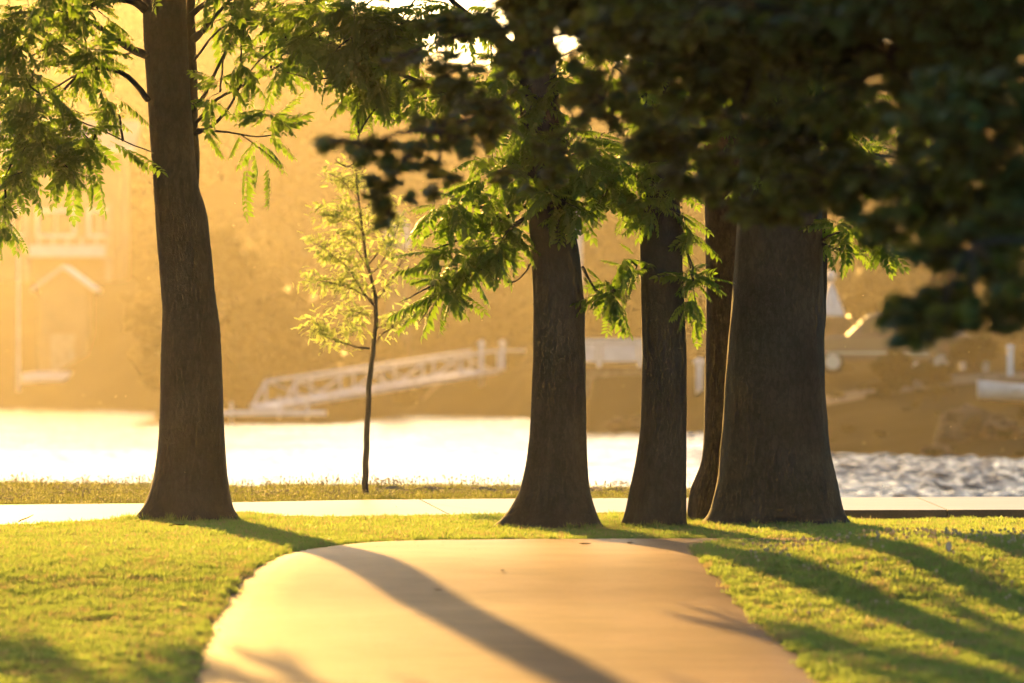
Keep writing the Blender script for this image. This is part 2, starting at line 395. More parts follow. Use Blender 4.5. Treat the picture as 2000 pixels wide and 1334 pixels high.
# ------------------------------------------------------------------ lake and far shore
SH = [(-320, 300), (-60, 288), (-24, 277), (-16, 262), (-13.5, 214), (-6.2, 206), (-4.8, 238), (0, 236), (1.6, 216), (2.3, 184), (6.2, 180), (7.6, 141), (12, 131), (40, 122), (320, 118)]
WL = -1.0
def fh(x, y):
    d = y - interp(x, SH)
    if d < 0: return WL - 0.15 + max(-1.2, d * 0.12)
    s = 0.24 + (0.068 - 0.24) * smooth(6, 8, x)
    top = 0.85 + 1.0 * smooth(8, 30, x)
    h = WL - 0.15 + s * d
    if h > top: h = top + 0.018 * (d - (top - WL + 0.15) / s)
    low = smooth(-14.5, -12.5, x) * (1 - smooth(-4.6, -2.5, x)) * (1 - smooth(26, 42, d))     # low spit under the gangway
    h = h + (min(h, -0.8 + .004 * d) - h) * low
    h += smooth(-9, -15, x) * 4.2 * smooth(4, 26, d)
    h += 9.5 * smooth(320, 560, y) + 3 * smooth(340, 640, y)
    return h + 0.10 * noise.noise((x * .35, y * .2, 5)) * smooth(0, 4, d)
xs = steps((-310, -60, 10), (-60, -26, 2), (-26, 22, 0.8), (22, 60, 2), (60, 310, 10))
ys = steps((112, 300, 1.6), (300, 700, 10))
tag(grid_mesh('far_shore', xs, ys, fh, M['far_soil']), 'hazy far shore rising from the lake to a wooded hill', kind='structure')
wx = np.array(steps((-310, -50, 20), (-50, -28, 1.5), (-28, 17, .13), (17, 50, 1.5), (50, 310, 20))); wy = np.array(steps((58, 61, 1), (61, 150, .14), (150, 290, .4), (290, 320, 5)))
GX, GY = np.meshgrid(wx, wy); H = np.zeros_like(GX)
for _ in range(34):          # wind ripples from many directions
    wl = math.exp(random.uniform(math.log(.36), math.log(1.0))); a = random.gauss(-1.2, .6); k = 2 * math.pi / wl
    H += wl ** .9 * np.sin(k * (GX * math.cos(a) + GY * math.sin(a)) + random.uniform(0, 6.28))
H *= 0.0042 + 0.0125 * np.clip((GX - 4.0 + .02 * (GY - 100)) / 3.0, 0, 1)   # rougher water off the right bank
H *= np.clip((18 - GX) / 2, 0, 1) * np.clip((GX + 28) / 2, 0, 1) * np.clip((290 - GY) / 8, 0, 1)
nx, ny = len(wx), len(wy); me = bpy.data.meshes.new('water')
idx = np.arange(nx * ny).reshape(ny, nx); q = np.stack([idx[:-1, :-1], idx[:-1, 1:], idx[1:, 1:], idx[1:, :-1]], -1).reshape(-1)
me.vertices.add(nx * ny); me.vertices.foreach_set('co', np.stack([GX, GY, H + WL], -1).astype(np.float32).ravel())
me.loops.add(len(q)); me.loops.foreach_set('vertex_index', q.astype(np.int32)); me.polygons.add(len(q) // 4)
me.polygons.foreach_set('loop_start', np.arange(0, len(q), 4, dtype=np.int32)); me.polygons.foreach_set('use_smooth', np.ones(len(q) // 4, bool))
me.update(calc_edges=True); me.materials.append(M['water'])
o = bpy.data.objects.new('water', me); C.objects.link(o); tag(o, 'bright lake water glittering in low sun', kind='structure')

mb = MB(); mb.box((0, 320, 21.2), (618, 764, 47.6))
hz = tag(mb.build('haze', M['haze']), 'golden haze over lake and park', kind='stuff')

# ------------------------------------------------------------------ leaves
def pinnate_mesh(name, m, n=8, L=1.0, lw=0.085, ll=0.26, droop=0.5, curve=0.25, fold=0.15, thick=0.006):
    """one compound leaf along +Y: curved stalk and n pairs of leaflets plus an end leaflet"""
    mb = MB()
    def spine(t): return Vector((0, L * t * (1 - 0.12 * curve * t), -curve * L * t * t * 0.6))
    mb.tube([spine(t) for t in (0, .35, .7, 1)], [thick, thick * .8, thick * .6, thick * .4], 3, False)
    def leaflet(base, d, up, s):
        d = d.normalized(); side = d.cross(up).normalized(); nrm = side.cross(d)
        l = ll * s * L; w = lw * s * L
        vs = [base, base + d * l * .35 + side * w * .5 + nrm * fold * w, base + d * l * .35 - side * w * .5 + nrm * fold * w,
              base + d * l * .68 + side * w * .4 - nrm * l * .05 + nrm * fold * w, base + d * l * .68 - side * w * .4 - nrm * l * .05 + nrm * fold * w, base + d * l - nrm * l * .16]
        mb.add(vs, [(0, 1, 2), (1, 3, 4, 2), (3, 5, 4)])
    for i in range(n):
        t = 0.16 + 0.8 * i / (n - 1); b = spine(t); s = 0.72 + 0.5 * math.sin(math.pi * (0.15 + 0.75 * t))
        s *= random.uniform(.85, 1.1)
        for sg in (-1, 1):
            dr = droop * random.uniform(.6, 1.3)
            d = Vector((sg * math.cos(dr), 0.55 + random.uniform(-.15, .2), -math.sin(dr)))
            leaflet(b, d, Vector((0, 0, 1)), s)
    leaflet(spine(1), Vector((0, 1, -.5 * curve - .1)), Vector((0, 0, 1)), .9)
    return mb.mesh(name, m)

def lobed_mesh(name, m):
    mb = MB(); prof = [(0, 0), (.22, .06), (.5, .02), (.38, .26), (.62, .5), (.34, .52), (.26, .74), (0, 1.0)]
    pts = [(x, y) for x, y in prof] + [(-x, y) for x, y in prof[1:-1][::-1]]
    cup = random.uniform(.1, .4)
    vs = [Vector((0, .42, 0))] + [Vector((x * random.uniform(.85, 1.1), y, -cup * (x * x) - .18 * y * y)) for x, y in pts]
    n = len(pts)
    mb.add(vs, [(0, 1 + (i + 1) % n, 1 + i) for i in range(n)])
    mb.tube([(0, 0, 0), (0, -.25, .06)], .012, 3, False)
    return mb.mesh(name, m)

PIN = [pinnate_mesh('leaf', M['leaf'], n, lw=w, ll=l, droop=d, curve=c) for n, w, l, d, c in ((9, .085, .23, .2, .25), (8, .105, .25, .5, .4), (10, .07, .215, .8, .3), (8, .10, .255, .7, .6))]
FINE = [pinnate_mesh('leaf', M['leaf_young'], 9, lw=.10, ll=.22, droop=d, curve=c, thick=.012) for d, c in ((.3, .3), (.7, .6), (.5, .9))]
LOB = [lobed_mesh('leaf', M['leaf_broad']) for _ in range(4)]

def leaf_matrix(base, d, scale, roll=None):
    q = Vector(d).to_track_quat('Y', 'Z').to_matrix().to_4x4()
    return Matrix.Translation(base) @ q @ Matrix.Rotation(random.gauss(0, .5) if roll is None else roll, 4, 'Y') @ Matrix.Scale(scale, 4)

def bake(mats_idx, meshes):
    """join many placed leaves into arrays for one mesh"""
    V, Fc = [], []; off = 0
    data = []
    for me in meshes:
        v = np.empty(len(me.vertices) * 3); me.vertices.foreach_get('co', v)
        data.append((v.reshape(-1, 3), [tuple(p.vertices) for p in me.polygons]))
    for Mx, i in mats_idx:
        v, f = data[i]; A = np.array(Mx)
        V.append(v @ A[:3, :3].T + A[:3, 3])
        Fc += [tuple(k + off for k in q) for q in f]; off += len(v)
    return np.concatenate(V), Fc

def in_frame(p, pad=20):
    if p.y < 2: return False
    px = 1000 + p.x / p.y * F; py = HOR - (p.z - CAM_H) / p.y * F
    return -pad < px < 2000 + pad and -pad < py < 1334 + pad

def put_leaves(tree, leaves, meshes, m, limit=290):
    """leaves: list of (matrix, mesh index, priority). The most visible ones become parts, the rest one mass."""
    leaves = sorted(leaves, key=lambda l: -l[2])
    single = [l for l in leaves if in_frame(l[0].to_translation())][:limit]
    ids = set(id(l) for l in single); rest = [l for l in leaves if id(l) not in ids]
    inv = Matrix.Translation(-tree.location)
    for Mx, i, _ in single:
        o = bpy.data.objects.new('leaf', meshes[i]); C.objects.link(o); o.parent = tree; o.matrix_local = inv @ Mx
    if rest:
        V, Fc = bake([(l[0], l[1]) for l in rest], meshes)
        me = bpy.data.meshes.new('crown'); me.from_pydata((V - np.array(tree.location)).tolist(), [], Fc); me.materials.append(m); me.update()
        o = bpy.data.objects.new('crown', me); C.objects.link(o); o.parent = tree; o['kind'] = 'stuff'

def rand_in():
    while True:
        v = Vector((random.uniform(-1, 1), random.uniform(-1, 1), random.uniform(-1, 1)))
        if v.length < 1: return v

def limb(mb, a, b, r0, r1, sag=0.1, n=6, wob=0.06, sides=7):
    a, b = Vector(a), Vector(b); L = (b - a).length; pts = []
    sd = random.random() * 50
    for k in range(n + 1):
        t = k / n; p = a.lerp(b, t) + Vector((0, 0, sag * L * math.sin(math.pi * t)))
        w = wob * L * math.sin(math.pi * t)
        p += Vector((noise.noise((t * 3, sd, 0)), noise.noise((t * 3, sd, 5)), noise.noise((t * 3, sd, 9)))) * w
        pts.append(p)
    mb.tube(pts, [r0 + (r1 - r0) * k / n for k in range(n + 1)], sides)
    return pts

def fill(mb, leaves, c, rad, count, anchor, size, nmesh, r0=0.03, per=6, prio=0.0, droop=0.55, sag=0.08):
    """a branch from anchor into an ellipsoid with twigs; each twig ends in a bunch of leaves"""
    c = Vector(c)
    if anchor is not None: limb(mb, anchor, c, r0, max(.008, r0 * .4), sag)
    nt = max(1, round(count / per))
    for _ in range(nt):
        e = rand_in(); e = Vector((e.x * rad[0], e.y * rad[1], e.z * rad[2])); q = c + e
        s = c + e * random.uniform(.0, .35)
        limb(mb, s, q, max(.004, r0 * .22), .0025, .05, 4, .08, 4)
        for k in range(per):
            t = random.uniform(.45, 1.0); b = s.lerp(q, t)
            out_ = e.normalized() if e.length > 1e-6 else Vector((1, 0, 0))
            a = random.uniform(0, 2 * math.pi)
            d = out_ * .6 + Vector((math.cos(a), math.sin(a), random.uniform(-droop * 2, .25)))
            leaves.append((leaf_matrix(b, d, random.uniform(*size)), random.randrange(nmesh), prio + random.random()))

def trunk(name, rows, z0, parent, m, ext=None, flare=0.0, seed=0.0, nseg=44, zshift=None):
    """rows: (photo row, left column, right column) of the trunk outline at distance z0"""
    rows = sorted(rows, key=lambda r: -r[0])
    if ext: rows = rows + ext
    ys_ = [r[0] for r in rows]
    st = []; y = ys_[0]
    while y > ys_[-1]: st.append(y); y -= (4 if ys_[0] - y < 40 else 10 if y > 300 else 25)
    st.append(ys_[-1])
    cl = [(-r[0], r[1]) for r in rows]; cr = [(-r[0], r[2]) for r in rows]
    def smo(y, c):
        return sum(interp(-y + o, c) * w for o, w in ((-12, .25), (0, .5), (12, .25)))
    mb = MB(); n = nseg; sc = z0 / F
    for i, y in enumerate(st):
        l, r = smo(y, cl), smo(y, cr); h = CAM_H + (HOR - y) * sc
        cx = ((l + r) / 2 - 1000) * sc; rr = (r - l) / 2 * sc
        low = math.exp(-max(0, h) / 0.28)
        zz = z0 + (zshift(h) if zshift else 0)
        for k in range(n):
            t = 2 * math.pi * k / n
            lob = 1 + flare * low * (0.5 * math.cos(5 * t + seed) + .3 * math.cos(3 * t + 2 * seed)) * (1 - abs(math.cos(t)) ** 6)
            nv = noise.noise((math.cos(t) * 2.2, math.sin(t) * 2.2, h * 1.1 + seed * 7)) * .035 + noise.noise((math.cos(t) * 9, math.sin(t) * 9, h * 3.5 + seed)) * .018 + abs(noise.noise((math.cos(t) * 16, math.sin(t) * 16, h * 2 + seed))) * .012
            q = rr * lob * (1 + nv)
            mb.v.append((cx + q * math.cos(t), zz + q * math.sin(t) * .92, h))
    for i in range(len(st) - 1):
        for k in range(n):
            mb.f.append((i * n + k, i * n + (k + 1) % n, (i + 1) * n + (k + 1) % n, (i + 1) * n + k)); mb.m.append(0)
    mb.f.append(tuple((len(st) - 1) * n + k for k in range(n))); mb.m.append(0)
    return mb.build(name, m, parent, True)

def px_limb(mb, pts, z, r0, r1, sides=7, zj=0.0):
    q = [P(x, y, z + (zj * i / max(1, len(pts) - 1))) for i, (x, y) in enumerate(pts)]
    d = []
    for a, b in zip(q, q[1:]):
        for k in range(3): d.append(a.lerp(b, k / 3))
    d.append(q[-1])
    for _ in range(2): d = [d[0]] + [(d[i - 1] + d[i] * 2 + d[i + 1]) / 4 for i in range(1, len(d) - 1)] + [d[-1]]
    d = [p + Vector((noise.noise(p * 6), 0, noise.noise(p * 6 + Vector((9, 9, 9))))) * .012 for p in d]
    n = len(d) - 1
    mb.tube(d, [r0 + (r1 - r0) * i / n for i in range(n + 1)], sides)
    return d

def px_frond(leaves, x0, y0, x1, y1, z, face=0.0, mi=None, nm=4, zj=0.15):
    a = P(x0, y0, z); b = P(x1, y1, z + random.uniform(-zj, zj)); d = b - a
    leaves.append((leaf_matrix(a, d, d.length, face + random.gauss(0, .25)), random.randrange(nm) if mi is None else mi, 5.0))

def px_blob(mb, leaves, px, py, rx, ry, z, count, anchor, size=(.26, .42), nm=4, rz=None, per=6, r0=.02, prio=0, droop=.55):
    k = z / F
    fill(mb, leaves, P(px, py, z), (rx * k, rz if rz else max(.25, (rx + ry) / 2 * k), ry * k), count, anchor, size, nm, r0, per, prio, droop)

def upper_crown(mb, leaves, x, y, h0, h1, r, count, size=(.3, .46), nm=4, seed=1):
    """the crown above the top of the photograph: limbs from the trunk into clumps"""
    k = max(8, count // 70)
    for i in range(k):
        a = i * 2.399 + seed; hh = h0 + (h1 - h0) * ((i + .5) / k); rr = r * math.sin(math.pi * (.22 + .7 * (i + .5) / k)) * random.uniform(.45, 1)
        c = Vector((x + rr * math.cos(a), y + rr * math.sin(a) * .9, hh))
        fill(mb, leaves, c, (r * .36, r * .36, r * .26), count // k, Vector((x, y, max(4.7 if y > 40 else 0, hh - rr * .45 - .3))), size, nm, .06, 8, -10)

# ---- tree at the left
Z1 = 49.4
t1 = empty('tree', (P(366, 1012, Z1).x, Z1, 0), 'lone tall tree on the left with swollen trunk and drooping feathery leaves', 'tree', 'tall trees along the walkway')
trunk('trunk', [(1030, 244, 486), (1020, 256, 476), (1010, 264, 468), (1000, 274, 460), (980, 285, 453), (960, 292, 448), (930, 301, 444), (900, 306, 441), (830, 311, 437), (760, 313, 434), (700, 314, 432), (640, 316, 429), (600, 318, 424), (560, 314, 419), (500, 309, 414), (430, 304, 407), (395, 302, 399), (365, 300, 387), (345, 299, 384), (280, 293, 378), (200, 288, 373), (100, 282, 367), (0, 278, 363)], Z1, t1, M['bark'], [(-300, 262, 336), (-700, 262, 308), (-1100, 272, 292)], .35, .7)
mb = MB(); lv = []
stem = px_limb(mb, [(352, 455), (372, 400), (379, 340), (378, 280), (376, 200), (374, 100), (371, 0), (372, -150), (390, -330)], Z1 + .25, .062, .03)
for pts, r in (([(378, 262), (410, 250), (452, 210), (470, 165), (500, 120), (560, 80)], .02), ([(379, 215), (398, 190), (440, 100), (480, 40), (520, -20)], .022), ([(378, 75), (395, 60), (430, 20), (470, -20)], .04), ([(385, 252), (430, 256), (470, 262), (500, 268), (540, 262)], .011),
               ([(384, 240), (420, 190), (480, 165), (530, 140), (590, 95), (640, 30)], .016), ([(378, 120), (420, 60), (445, 48), (500, 40), (570, -5)], .012), ([(470, 262), (500, 285), (520, 300), (545, 322)], .007), ([(374, 30), (420, -10), (470, -60)], .03)):
    px_limb(mb, pts, Z1 + .2, r, .004, 6, -.35)
for pts, r in (([(286, 108), (262, 98), (230, 80), (195, 50), (150, 30), (90, 15)], .04), ([(282, 18), (262, 2), (230, -4), (190, 2), (140, 40), (100, 90), (60, 110)], .042), ([(290, 195), (270, 170), (240, 140), (190, 130), (140, 150), (80, 190)], .03), ([(262, 98), (240, 108), (210, 95), (180, 100), (130, 70)], .012),
               ([(150, 150), (100, 200), (60, 260), (20, 320), (8, 350)], .014), ([(100, 200), (140, 230), (190, 250), (240, 275), (300, 300)], .009), ([(60, 260), (100, 300), (140, 330), (150, 350)], .008), ([(80, 190), (20, 210), (-60, 230), (-200, 260), (-330, 300)], .02)):
    px_limb(mb, pts, Z1 - .1, r, .005, 6, -.5)
for x0, y0, x1, y1, f in ((485, 318, 470, 418, .2), (520, 320, 535, 398, -.3), (500, 285, 560, 325, .2), (510, 262, 585, 195, .5), (520, 258, 588, 222, .3), (520, 264, 580, 285, .2), (530, 240, 575, 180, -.3), (505, 272, 460, 315, .2), (470, 262, 440, 300, .2), (395, 255, 445, 295, .4), (400, 248, 425, 275, .3), (500, 275, 560, 300, -.2), (495, 295, 520, 350, 0),
                          (145, 335, 138, 425, .1), (185, 330, 215, 412, .2), (170, 330, 205, 395, -.4), (120, 320, 100, 380, .2), (232, 290, 318, 322, .05), (215, 275, 300, 310, .2), (225, 190, 298, 228, .1), (200, 180, 255, 240, .3), (190, 160, 230, 235, .2), (60, 350, 90, 410, .3), (20, 350, 55, 385, .3), (5, 400, 25, 440, .2), (-10, 450, 38, 462, .2), (-8, 460, 12, 505, .2), (8, 380, 5, 440, 0)):
    px_frond(lv, x0, y0, x1, y1, Z1 + (-.15 if x0 > 300 else -.55), f)
for px, py, rx, ry, cnt, an in ((70, 60, 110, 80, 110, (90, 15)), (60, 170, 90, 70, 100, (80, 190)), (170, 120, 70, 70, 50, (190, 130)), (70, 260, 80, 60, 80, (60, 260)), (150, 250, 70, 60, 54, (140, 230)), (180, 290, 60, 40, 36, (190, 250)), (90, 330, 80, 40, 48, (60, 260)), (20, 330, 50, 60, 40, (20, 320)), (10, 410, 22, 45, 12, (8, 350)), (230, 215, 40, 35, 14, (240, 275)), (190, 20, 60, 40, 40, (190, 2)),
                                (-160, 150, 150, 150, 120, (-60, 230)), (-260, 330, 130, 110, 110, (-330, 300)), (-330, 420, 90, 60, 60, (-330, 300)), (-130, 400, 60, 50, 40, (-200, 260))):
    px_blob(mb, lv, px, py, rx, ry, Z1 - .45 + random.uniform(-.3, .3), int(cnt * .85), P(an[0], an[1], Z1 - .45), (.18, .36), r0=.012)
for px, py, rx, ry, cnt, an in ((450, 30, 70, 45, 40, (470, -20)), (540, 40, 60, 50, 40, (560, 80)), (600, 20, 50, 40, 36, (640, 30)), (470, 120, 70, 50, 26, (480, 40)), (430, 180, 40, 40, 14, (440, 100)), (530, 130, 40, 30, 14, (530, 140)), (540, 225, 35, 40, 14, (540, 262)), (600, 90, 40, 50, 20, (590, 95))):
    px_blob(mb, lv, px, py, rx, ry, Z1 - .1 + random.uniform(-.25, .25), int(cnt * .7), P(an[0], an[1], Z1 - .1), (.18, .36), r0=.008)
upper_crown(mb, lv, P(310, 0, Z1).x, Z1, 5.2, 12.5, 4.4, 4600, seed=2)
mb.build('branches', M['bark'], t1, True)
put_leaves(t1, lv, PIN, M['leaf'])

# ---- neighbour whose crown reaches in at the left edge
t6 = empty('tree', (-9.0, 52.0, 0), 'leafy tree standing beyond the left edge, only its outer leaves reach in', 'tree', 'tall trees along the walkway')
trunk('trunk', [(1012, -1085, -835), (960, -1050, -855), (900, -1030, -865), (700, -1020, -870), (400, -1010, -880), (0, -1000, -900)], 52.0, t6, M['bark'], [(-300, -990, -910), (-900, -960, -930), (-1300, -955, -945)], .35, 2.7)
mb = MB(); lv = []
upper_crown(mb, lv, -9.0, 52.0, 3.4, 13, 4.8, 3200, seed=5)
mb.build('branches', M['bark'], t6, True)
put_leaves(t6, lv, PIN, M['leaf'])

# ---- tree right of the sapling
Z2 = 47.2
t2 = empty('tree', (P(1070, 1027, Z2).x, Z2, 0), 'tall tree right of the sapling, flared roots, leafy sprays low on its trunk', 'tree', 'tall trees along the walkway')
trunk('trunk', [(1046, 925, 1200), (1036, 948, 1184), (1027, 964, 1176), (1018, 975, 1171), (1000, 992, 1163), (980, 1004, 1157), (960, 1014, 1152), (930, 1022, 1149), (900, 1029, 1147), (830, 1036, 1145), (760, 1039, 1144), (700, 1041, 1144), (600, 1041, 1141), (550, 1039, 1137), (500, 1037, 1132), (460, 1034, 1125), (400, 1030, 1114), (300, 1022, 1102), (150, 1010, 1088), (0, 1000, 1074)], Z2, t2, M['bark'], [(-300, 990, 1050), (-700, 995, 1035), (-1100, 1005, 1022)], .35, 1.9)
mb = MB(); lv = []
for pts, r in (([(1036, 470), (1045, 490), (1030, 530), (1005, 552), (985, 552), (975, 530), (972, 480), (990, 450), (1040, 420)], .008), ([(1038, 420), (1000, 440), (970, 490), (930, 540), (890, 540), (840, 560), (780, 590)], .022), ([(1030, 400), (980, 430), (930, 450), (870, 480), (810, 500)], .02), ([(930, 450), (900, 500), (860, 540), (840, 600), (820, 630)], .009), ([(1125, 440), (1150, 420), (1180, 380), (1215, 330)], .018),
               ([(1138, 520), (1160, 570), (1190, 575), (1215, 560), (1245, 520)], .014), ([(1060, 180), (1010, 110), (960, 65), (900, 20), (840, -40)], .10), ([(1040, 250), (980, 240), (900, 200), (800, 150), (720, 130), (680, 150)], .035), ([(800, 150), (740, 200), (700, 260), (690, 320)], .012), ([(680, 150), (640, 150), (610, 160), (590, 150), (560, 140)], .008), ([(690, 320), (680, 328), (665, 320), (655, 310)], .004), ([(815, 222), (795, 235), (775, 238), (757, 233)], .005)):
    px_limb(mb, pts, Z2 + .05, r, .004, 6, -.3)
for x0, y0, x1, y1, f in ((860, 575, 750, 600, .1), (880, 520, 775, 510, .1), (890, 478, 795, 495, 0), (870, 560, 808, 640, .2), (900, 550, 855, 620, .2), (850, 590, 770, 635, .2), (905, 440, 830, 450, .1), (930, 470, 850, 530, .2), (960, 500, 900, 545, .1), (1000, 470, 985, 530, .2), (1010, 440, 1030, 480, .3), (960, 440, 920, 470, .3), (920, 420, 860, 400, .3), (940, 510, 970, 545, .1),
                          (1190, 570, 1145, 585, .1), (1200, 570, 1195, 622, .1), (1180, 560, 1160, 520, .3), (1215, 560, 1215, 600, .2), (1160, 570, 1150, 540, .2), (1220, 520, 1180, 500, .2), (1240, 500, 1225, 470, .2), (1235, 540, 1220, 580, .2), (1130, 430, 1150, 400, .2), (1180, 380, 1170, 400, .2), (1200, 350, 1150, 395, .2), (1210, 340, 1190, 400, .2),
                          (680, 150, 650, 190, .2), (700, 160, 640, 210, .1), (640, 150, 620, 200, .1), (720, 200, 680, 225, .2), (700, 260, 672, 250, .2), (690, 130, 660, 110, .2), (610, 160, 575, 130, .2), (600, 110, 625, 165, .2)):
    px_frond(lv, x0, y0, x1, y1, Z2 - .25, f)
for px, py, rx, ry, cnt, an in ((1130, 300, 90, 70, 130, (1080, 330)), (1090, 390, 70, 30, 50, (1080, 380)), (1180, 350, 50, 50, 50, (1180, 380)), (960, 470, 60, 45, 60, (970, 490)), (890, 510, 60, 50, 50, (890, 540)), (870, 560, 40, 45, 24, (860, 540)), (980, 330, 80, 60, 70, (1030, 330)), (920, 400, 70, 40, 40, (980, 430)), (1010, 230, 90, 60, 90, (980, 240)), (880, 190, 70, 50, 60, (900, 200)), (960, 130, 60, 35, 26, (960, 65)), (760, 130, 70, 60, 70, (720, 130)), (690, 70, 60, 60, 70, (680, 150)), (700, 180, 40, 40, 26, (700, 260)),
                                (620, 60, 60, 60, 60, (640, 150)), (780, 50, 80, 50, 60, (840, -40)), (700, 20, 80, 30, 40, (840, -40)), (900, 20, 70, 30, 30, (900, 20)), (880, 400, 50, 40, 40, (930, 450)), (1090, 170, 70, 60, 60, (1060, 180)), (1200, 565, 35, 35, 26, (1190, 575)), (1230, 510, 22, 40, 16, (1245, 520))):
    px_blob(mb, lv, px, py, rx, ry, Z2 - .15 + random.uniform(-.35, .2), int(cnt * (1.2 if py < 200 else .7)), P(an[0], an[1], Z2 - .1), (.18, .38), r0=.010)
upper_crown(mb, lv, P(1030, 0, Z2).x, Z2, 5.2, 12.5, 4.4, 3800, seed=4)
mb.build('branches', M['bark'], t2, True)
put_leaves(t2, lv, PIN, M['leaf'])

# ---- slimmer straight tree
Z3 = 47.4
t3 = empty('tree', (P(1280, 1027, Z3).x, Z3, 0), 'slim straight tree between the flared tree and the massive trunk', 'tree', 'tall trees along the walkway')
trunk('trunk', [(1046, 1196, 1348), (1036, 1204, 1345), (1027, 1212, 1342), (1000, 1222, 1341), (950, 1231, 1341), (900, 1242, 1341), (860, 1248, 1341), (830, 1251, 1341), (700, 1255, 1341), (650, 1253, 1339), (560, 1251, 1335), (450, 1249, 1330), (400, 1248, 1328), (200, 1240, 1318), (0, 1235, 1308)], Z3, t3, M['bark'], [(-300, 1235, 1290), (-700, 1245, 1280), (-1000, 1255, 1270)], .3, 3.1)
mb = MB(); lv = []
for pts, r in (([(1330, 474), (1350, 475), (1372, 472)], .008), ([(1325, 420), (1345, 500), (1355, 560), (1362, 620)], .012), ([(1262, 420), (1240, 440), (1215, 430)], .01)):
    px_limb(mb, pts, Z3 - .05, r, .003, 6, -.1)
for x0, y0, x1, y1, f in ((1345, 520, 1362, 575, .2), (1355, 560, 1345, 620, .2), (1358, 590, 1375, 640, .1), (1360, 620, 1358, 672, .1), (1345, 500, 1375, 530, .2), (1340, 430, 1362, 470, .2), (1350, 440, 1340, 490, .2), (1362, 610, 1345, 655, .2), (1235, 430, 1205, 440, .2), (1250, 420, 1240, 445, .1), (1220, 420, 1205, 450, .2)):
    px_frond(lv, x0, y0, x1, y1, Z3 - .1, f)
for px, py, rx, ry, cnt, an in ((1270, 390, 60, 45, 70, (1290, 400)), (1230, 330, 60, 45, 50, (1260, 380)), (1356, 560, 20, 70, 34, (1345, 500)), (1355, 440, 20, 25, 12, (1325, 420)), (1330, 340, 60, 40, 50, (1300, 360)), (1290, 240, 80, 70, 80, (1290, 300)), (1360, 150, 90, 90, 90, (1290, 200)), (1200, 130, 60, 80, 60, (1260, 200))):
    px_blob(mb, lv, px, py, rx, ry, Z3 - .2 + random.uniform(-.25, .2), int(cnt * .65), P(an[0], an[1], Z3 - .1), (.17, .34), r0=.010)
upper_crown(mb, lv, P(1270, 0, Z3).x, Z3, 5.6, 11.5, 3.6, 1000, seed=6)
mb.build('branches', M['bark'], t3, True)
put_leaves(t3, lv, PIN, M['leaf'])

# ---- reddish leaning stem behind the massive trunk
Z4 = 49.1
t4 = empty('tree', (P(1405, 1018, Z4).x, Z4, 0), 'reddish barked tree half hidden behind the massive trunk', 'tree', 'tall trees along the walkway')
trunk('trunk', [(1032, 1332, 1474), (1022, 1337, 1470), (1012, 1341, 1468), (980, 1344, 1465), (950, 1349, 1462), (930, 1360, 1460), (900, 1371, 1459), (850, 1375, 1459), (700, 1378, 1460), (600, 1379, 1460), (450, 1377, 1458), (410, 1375, 1456), (200, 1372, 1450), (0, 1375, 1445)], Z4, t4, M['bark_red'], [(-300, 1385, 1440), (-700, 1395, 1430), (-900, 1402, 1420)], .3, 4.4)
mb = MB(); lv = []
for px, py, rx, ry, cnt, an in ((1430, 250, 80, 60, 60, (1415, 300)), (1480, 100, 90, 90, 80, (1415, 200)), (1455, 20, 60, 60, 90, (1415, 100))):
    px_blob(mb, lv, px, py, rx, ry, Z4 + .1, cnt, P(an[0], an[1], Z4), (.2, .34), r0=.015)
upper_crown(mb, lv, P(1410, 0, Z4).x, Z4 + .6, 5.8, 11, 3.4, 800, seed=8)
mb.build('branches', M['bark_red'], t4, True)
put_leaves(t4, lv, PIN, M['leaf'])

# ---- massive trunk at the right
Z5 = 48.1
t5 = empty('tree', (P(1515, 1020, Z5).x, Z5, 0), 'massive broad trunked tree, thickest of the row, rightmost by the walkway', 'tree', 'tall trees along the walkway')
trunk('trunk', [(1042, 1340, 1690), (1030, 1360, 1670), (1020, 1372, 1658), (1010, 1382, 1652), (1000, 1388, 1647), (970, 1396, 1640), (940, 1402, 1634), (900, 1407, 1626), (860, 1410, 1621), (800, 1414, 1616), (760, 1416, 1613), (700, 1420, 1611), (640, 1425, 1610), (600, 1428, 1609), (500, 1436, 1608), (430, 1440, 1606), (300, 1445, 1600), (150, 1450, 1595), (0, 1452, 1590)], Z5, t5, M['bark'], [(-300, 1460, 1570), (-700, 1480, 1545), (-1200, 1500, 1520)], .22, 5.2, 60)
mb = MB(); lv = []
px_limb(mb, [(1602, 640), (1606, 560), (1606, 480), (1605, 420), (1612, 300), (1630, 150)], Z5 + .2, .045, .04, 8)
px_limb(mb, [(1606, 478), (1640, 488), (1680, 492), (1715, 490), (1750, 480), (1770, 482)], Z5 - .1, .012, .004, 6)
for x0, y0, x1, y1, f in ((1612, 470, 1640, 518, .2), (1625, 485, 1650, 500, .2), (1640, 488, 1622, 515, .2), (1700, 490, 1690, 470, .2), (1615, 460, 1660, 470, .2)):
    px_frond(lv, x0, y0, x1, y1, Z5 - .15, f)
for px, py, rx, ry, cnt, an in ((1640, 455, 40, 30, 30, (1606, 470)), (1720, 470, 50, 20, 16, (1715, 490)), (1540, 330, 110, 70, 90, (1530, 380)), (1660, 260, 110, 110, 120, (1612, 300)), (1560, 120, 140, 110, 140, (1530, 200)), (1800, 330, 140, 110, 120, (1660, 300))):
    px_blob(mb, lv, px, py, rx, ry, Z5 - .1 + random.uniform(-.3, .3), cnt, P(an[0], an[1], Z5 - .1), (.18, .32), r0=.012)
upper_crown(mb, lv, P(1520, 0, Z5).x, Z5, 5.4, 13.5, 5.0, 1700, seed=10)
mb.build('branches', M['bark'], t5, True)
put_leaves(t5, lv, PIN, M['leaf'])

